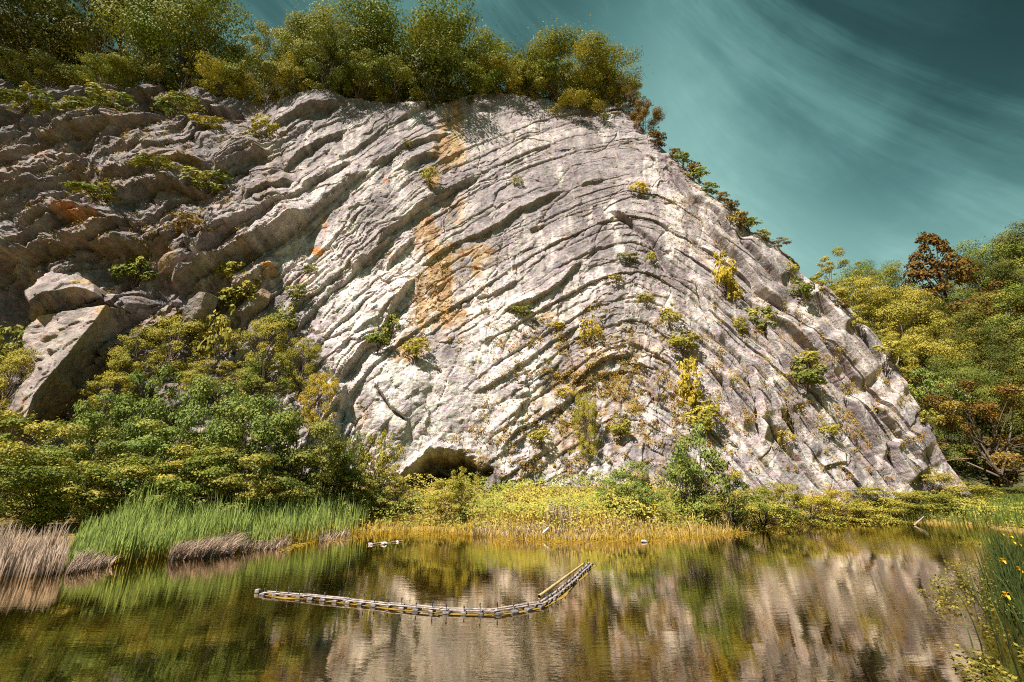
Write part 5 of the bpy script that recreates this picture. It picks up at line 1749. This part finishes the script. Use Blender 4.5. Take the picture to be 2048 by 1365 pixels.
M_PETAL = petal_material()
IRIS = [
    (2030, 1180, 190, 1.75, 'tall reed like iris clump at the right edge, back one with slim leaning blades', [(0.35, 1.35)]),
    (2060, 1235, 170, 1.55, 'middle iris clump at the right edge with two yellow flowers', [(-0.3, 1.25), (0.05, 1.05)]),
    (2010, 1125, 110, 1.75, 'thin iris clump standing farthest from the camera at the right', [(0.2, 1.1)]),
    (2095, 1310, 160, 1.45, 'nearest iris clump at the right lower edge of the picture', [(-0.5, 1.0)]),
    (2070, 1170, 200, 1.8, 'iris clump half cut off by the right picture edge', [(-0.35, 1.45), (-0.15, 1.2)]),
]
for u, v, nb, hgt, lab, fl in IRIS:
    x, y = pix_water(u, v)
    e = bpy.data.objects.new('iris_plant', None); C.objects.link(e); e.location = (float(x), float(y), -0.02)
    tag(e, lab, 'iris', 'yellow irises at the right edge')
    nb2 = nb
    an = rg.uniform(0, 2 * math.pi, nb2); rr = np.abs(rg.normal(0, 0.34, nb2))
    P = np.stack([rr * np.cos(an), rr * np.sin(an), np.full(nb2, -0.05)], -1)
    V, Q, a_, b_ = blades(P, hgt * rg.uniform(0.45, 1.08, nb2), np.full(nb2, 0.012), 0.22, rg, 0.5)
    obj('leaf_blades', mesh_np('leaf_blades', V, Q, {'var': a_, 'tip': b_}), M_IRIS, e)
    for (fx, fz) in fl:
        st_, sq = tube([(fx * 0.5, 0, 0), (fx * 0.8, -0.02, fz * 0.6), (fx, -0.05, fz)], [0.012, 0.01, 0.007], 5)
        obj('flower_stem', mesh_np('flower_stem', st_, sq, {'var': np.full(len(st_), .5), 'tip': np.full(len(st_), .7)}, smooth=True), M_IRIS, e)
        Pp, Qp = [], []
        for k in range(6):
            an_ = k * math.pi / 3 + 0.3
            dr = np.array((math.cos(an_), math.sin(an_), 0)); sd2 = np.array((-dr[1], dr[0], 0))
            up_ = 0.05 if k % 2 else 0.0
            ln2 = 0.085 if k % 2 == 0 else 0.05
            c0 = np.array((fx, -0.05, fz))
            ring = [c0 - sd2 * 0.008, c0 + sd2 * 0.008,
                    c0 + dr * ln2 * 0.55 + sd2 * 0.03 + (0, 0, 0.03 + up_), c0 + dr * ln2 * 0.55 - sd2 * 0.03 + (0, 0, 0.03 + up_),
                    c0 + dr * ln2 + sd2 * 0.012 + (0, 0, -0.03 + 2.2 * up_), c0 + dr * ln2 - sd2 * 0.012 + (0, 0, -0.03 + 2.2 * up_)]
            b0 = len(Pp); Pp += ring
            Qp += [(b0, b0 + 1, b0 + 2, b0 + 3), (b0 + 3, b0 + 2, b0 + 4, b0 + 5)]
        obj('flower', mesh_np('flower', np.array(Pp), np.array(Qp)), M_PETAL, e)
# floating leaf mat
def in_poly_pts(n, poly, zlow, zhigh, dens_seed):
    p = region_points(n, poly, rg)
    z = rg.uniform(zlow, zhigh, n)
    k = fbm(p[:, 0] * 0.9, p[:, 1] * 0.9, 3, dens_seed) > -0.12
    return np.stack([p[:, 0], p[:, 1], z], -1)[k]


P = np.concatenate([in_poly_pts(4600, [(1835, 1190), (1890, 1125), (1990, 1110), (2060, 1110), (2100, 1250), (2080, 1340), (1990, 1280), (1930, 1220)], 0.01, 0.34, 151),
                    in_poly_pts(520, [(1890, 1270), (1980, 1290), (2060, 1365), (2050, 1400), (1960, 1365), (1900, 1310)], 0.005, 0.10, 152),
                    in_poly_pts(420, [(1900, 1075), (1990, 1075), (2000, 1085), (1910, 1086)], 0.005, 0.05, 153)])
Vv, Qq, a_, b_ = leaves(P, np.tile((0, -0.3, 1.2), (len(P), 1)), 0.042, rg, 0.6)
bog = obj('floating_leaves', mesh_np('floating_leaves', Vv, Qq, {'var': a_, 'tip': b_}), M_LEAF)
bog.color = (0.075, 0.068, 0.010, 0.5)
tag(bog, 'mat of olive and yellow water plants in front of the irises', 'water plants', kind='stuff')


# ------------------------------------------------------------------ far right: lawn edge, hedge, low wall
def hedge(name, p0, p1, w, h, label):
    rng = np.random.default_rng(17)
    a = np.array(p0, float); b = np.array(p1, float)
    n = 9000
    t = rng.uniform(0, 1, n); s = rng.uniform(-1, 1, n); z = rng.uniform(0, 1, n)
    face = rng.integers(0, 3, n)
    s = np.where(face == 0, -1, s); z = np.where(face == 1, 1, z)
    d = (b - a) / np.linalg.norm(b - a); nn_ = np.array((-d[1], d[0], 0))
    bump = 0.15 * fbm(t * 40, z * 3, 3, 18)
    P = a + (b - a) * t[:, None] + nn_ * (s * w / 2 + bump)[:, None] + np.array((0, 0, 1)) * (z * h + bump)[:, None]
    V, Q, aa, bb = leaves(P - a, np.tile((0, -0.4, 0.6), (n, 1)), 0.16, rng)
    e = bpy.data.objects.new(name, None); C.objects.link(e); e.location = a
    tag(e, label, 'hedge')
    c = obj('foliage', mesh_np('hedge_foliage', V, Q, {'var': aa, 'tip': bb}), M_LEAF, e); c.color = (*G_DARK, 0.12)
    Vc, Qc = box(((b - a)[0] / 2, (b - a)[1] / 2, h / 2 - 0.05), d[:2], nn_[:2], np.linalg.norm(b - a) / 2, w / 2 - 0.2, h / 2 - 0.1, 0.1)
    obj('branches', mesh_np('hedge_branches', Vc, Qc), M_BARK, e)
    return e


xa, ya, za = pix_depth(1925, 975, 58); xb, yb, zb_ = pix_depth(2140, 975, 58)
gz_ = float(ground_z(np.array([70.0]), np.array([58.0]))[0])
hedge('hedge', (xa, 58, gz_), (xb, 58.5, gz_), 1.4, 1.5, 'long clipped dark hedge under the leaning tree at the far right')
hedge('hedge', (xa - 1, 52, gz_ - 0.1), (xb - 6, 51, gz_ - 0.1), 1.2, 0.9, 'lower dark hedge in front of the lawn strip at the far right')


def stone_wall_material():
    m, t, out = new_mat('wall_stone')
    co = t.node('ShaderNodeTexCoord').outputs['Object']
    c = t.mix(t.noise(co, 2.5, 5, 0.6), (0.30, 0.23, 0.18, 1), (0.52, 0.43, 0.36, 1))
    d = t.node('ShaderNodeBsdfPrincipled', i_Base_Color=c, i_Roughness=0.9)
    t.l.new(d.outputs[0], out.inputs[0])
    return m


V, Q = box((xa + 14, 56.2, gz_ + 0.22), (1, 0), (0, 1), 13.5, 0.18, 0.24, 0.04)
tag(obj('low_wall', mesh_np('low_wall', V, Q), stone_wall_material()), 'low pale stone edging wall below the clipped hedge', 'wall')
lx = np.linspace(xa - 6, xb + 20, 40); ly = np.linspace(51.5, 56.0, 8)
LX, LY = np.meshgrid(lx, ly)
LZ = ground_z(LX, LY) + 0.03
tag(obj('lawn', mesh_np('lawn', np.stack([LX, LY, LZ], -1).reshape(-1, 3), grid_quads(8, 40), smooth=True), M_GROUND), 'narrow sunlit lawn strip between the hedges', 'lawn', kind='structure')
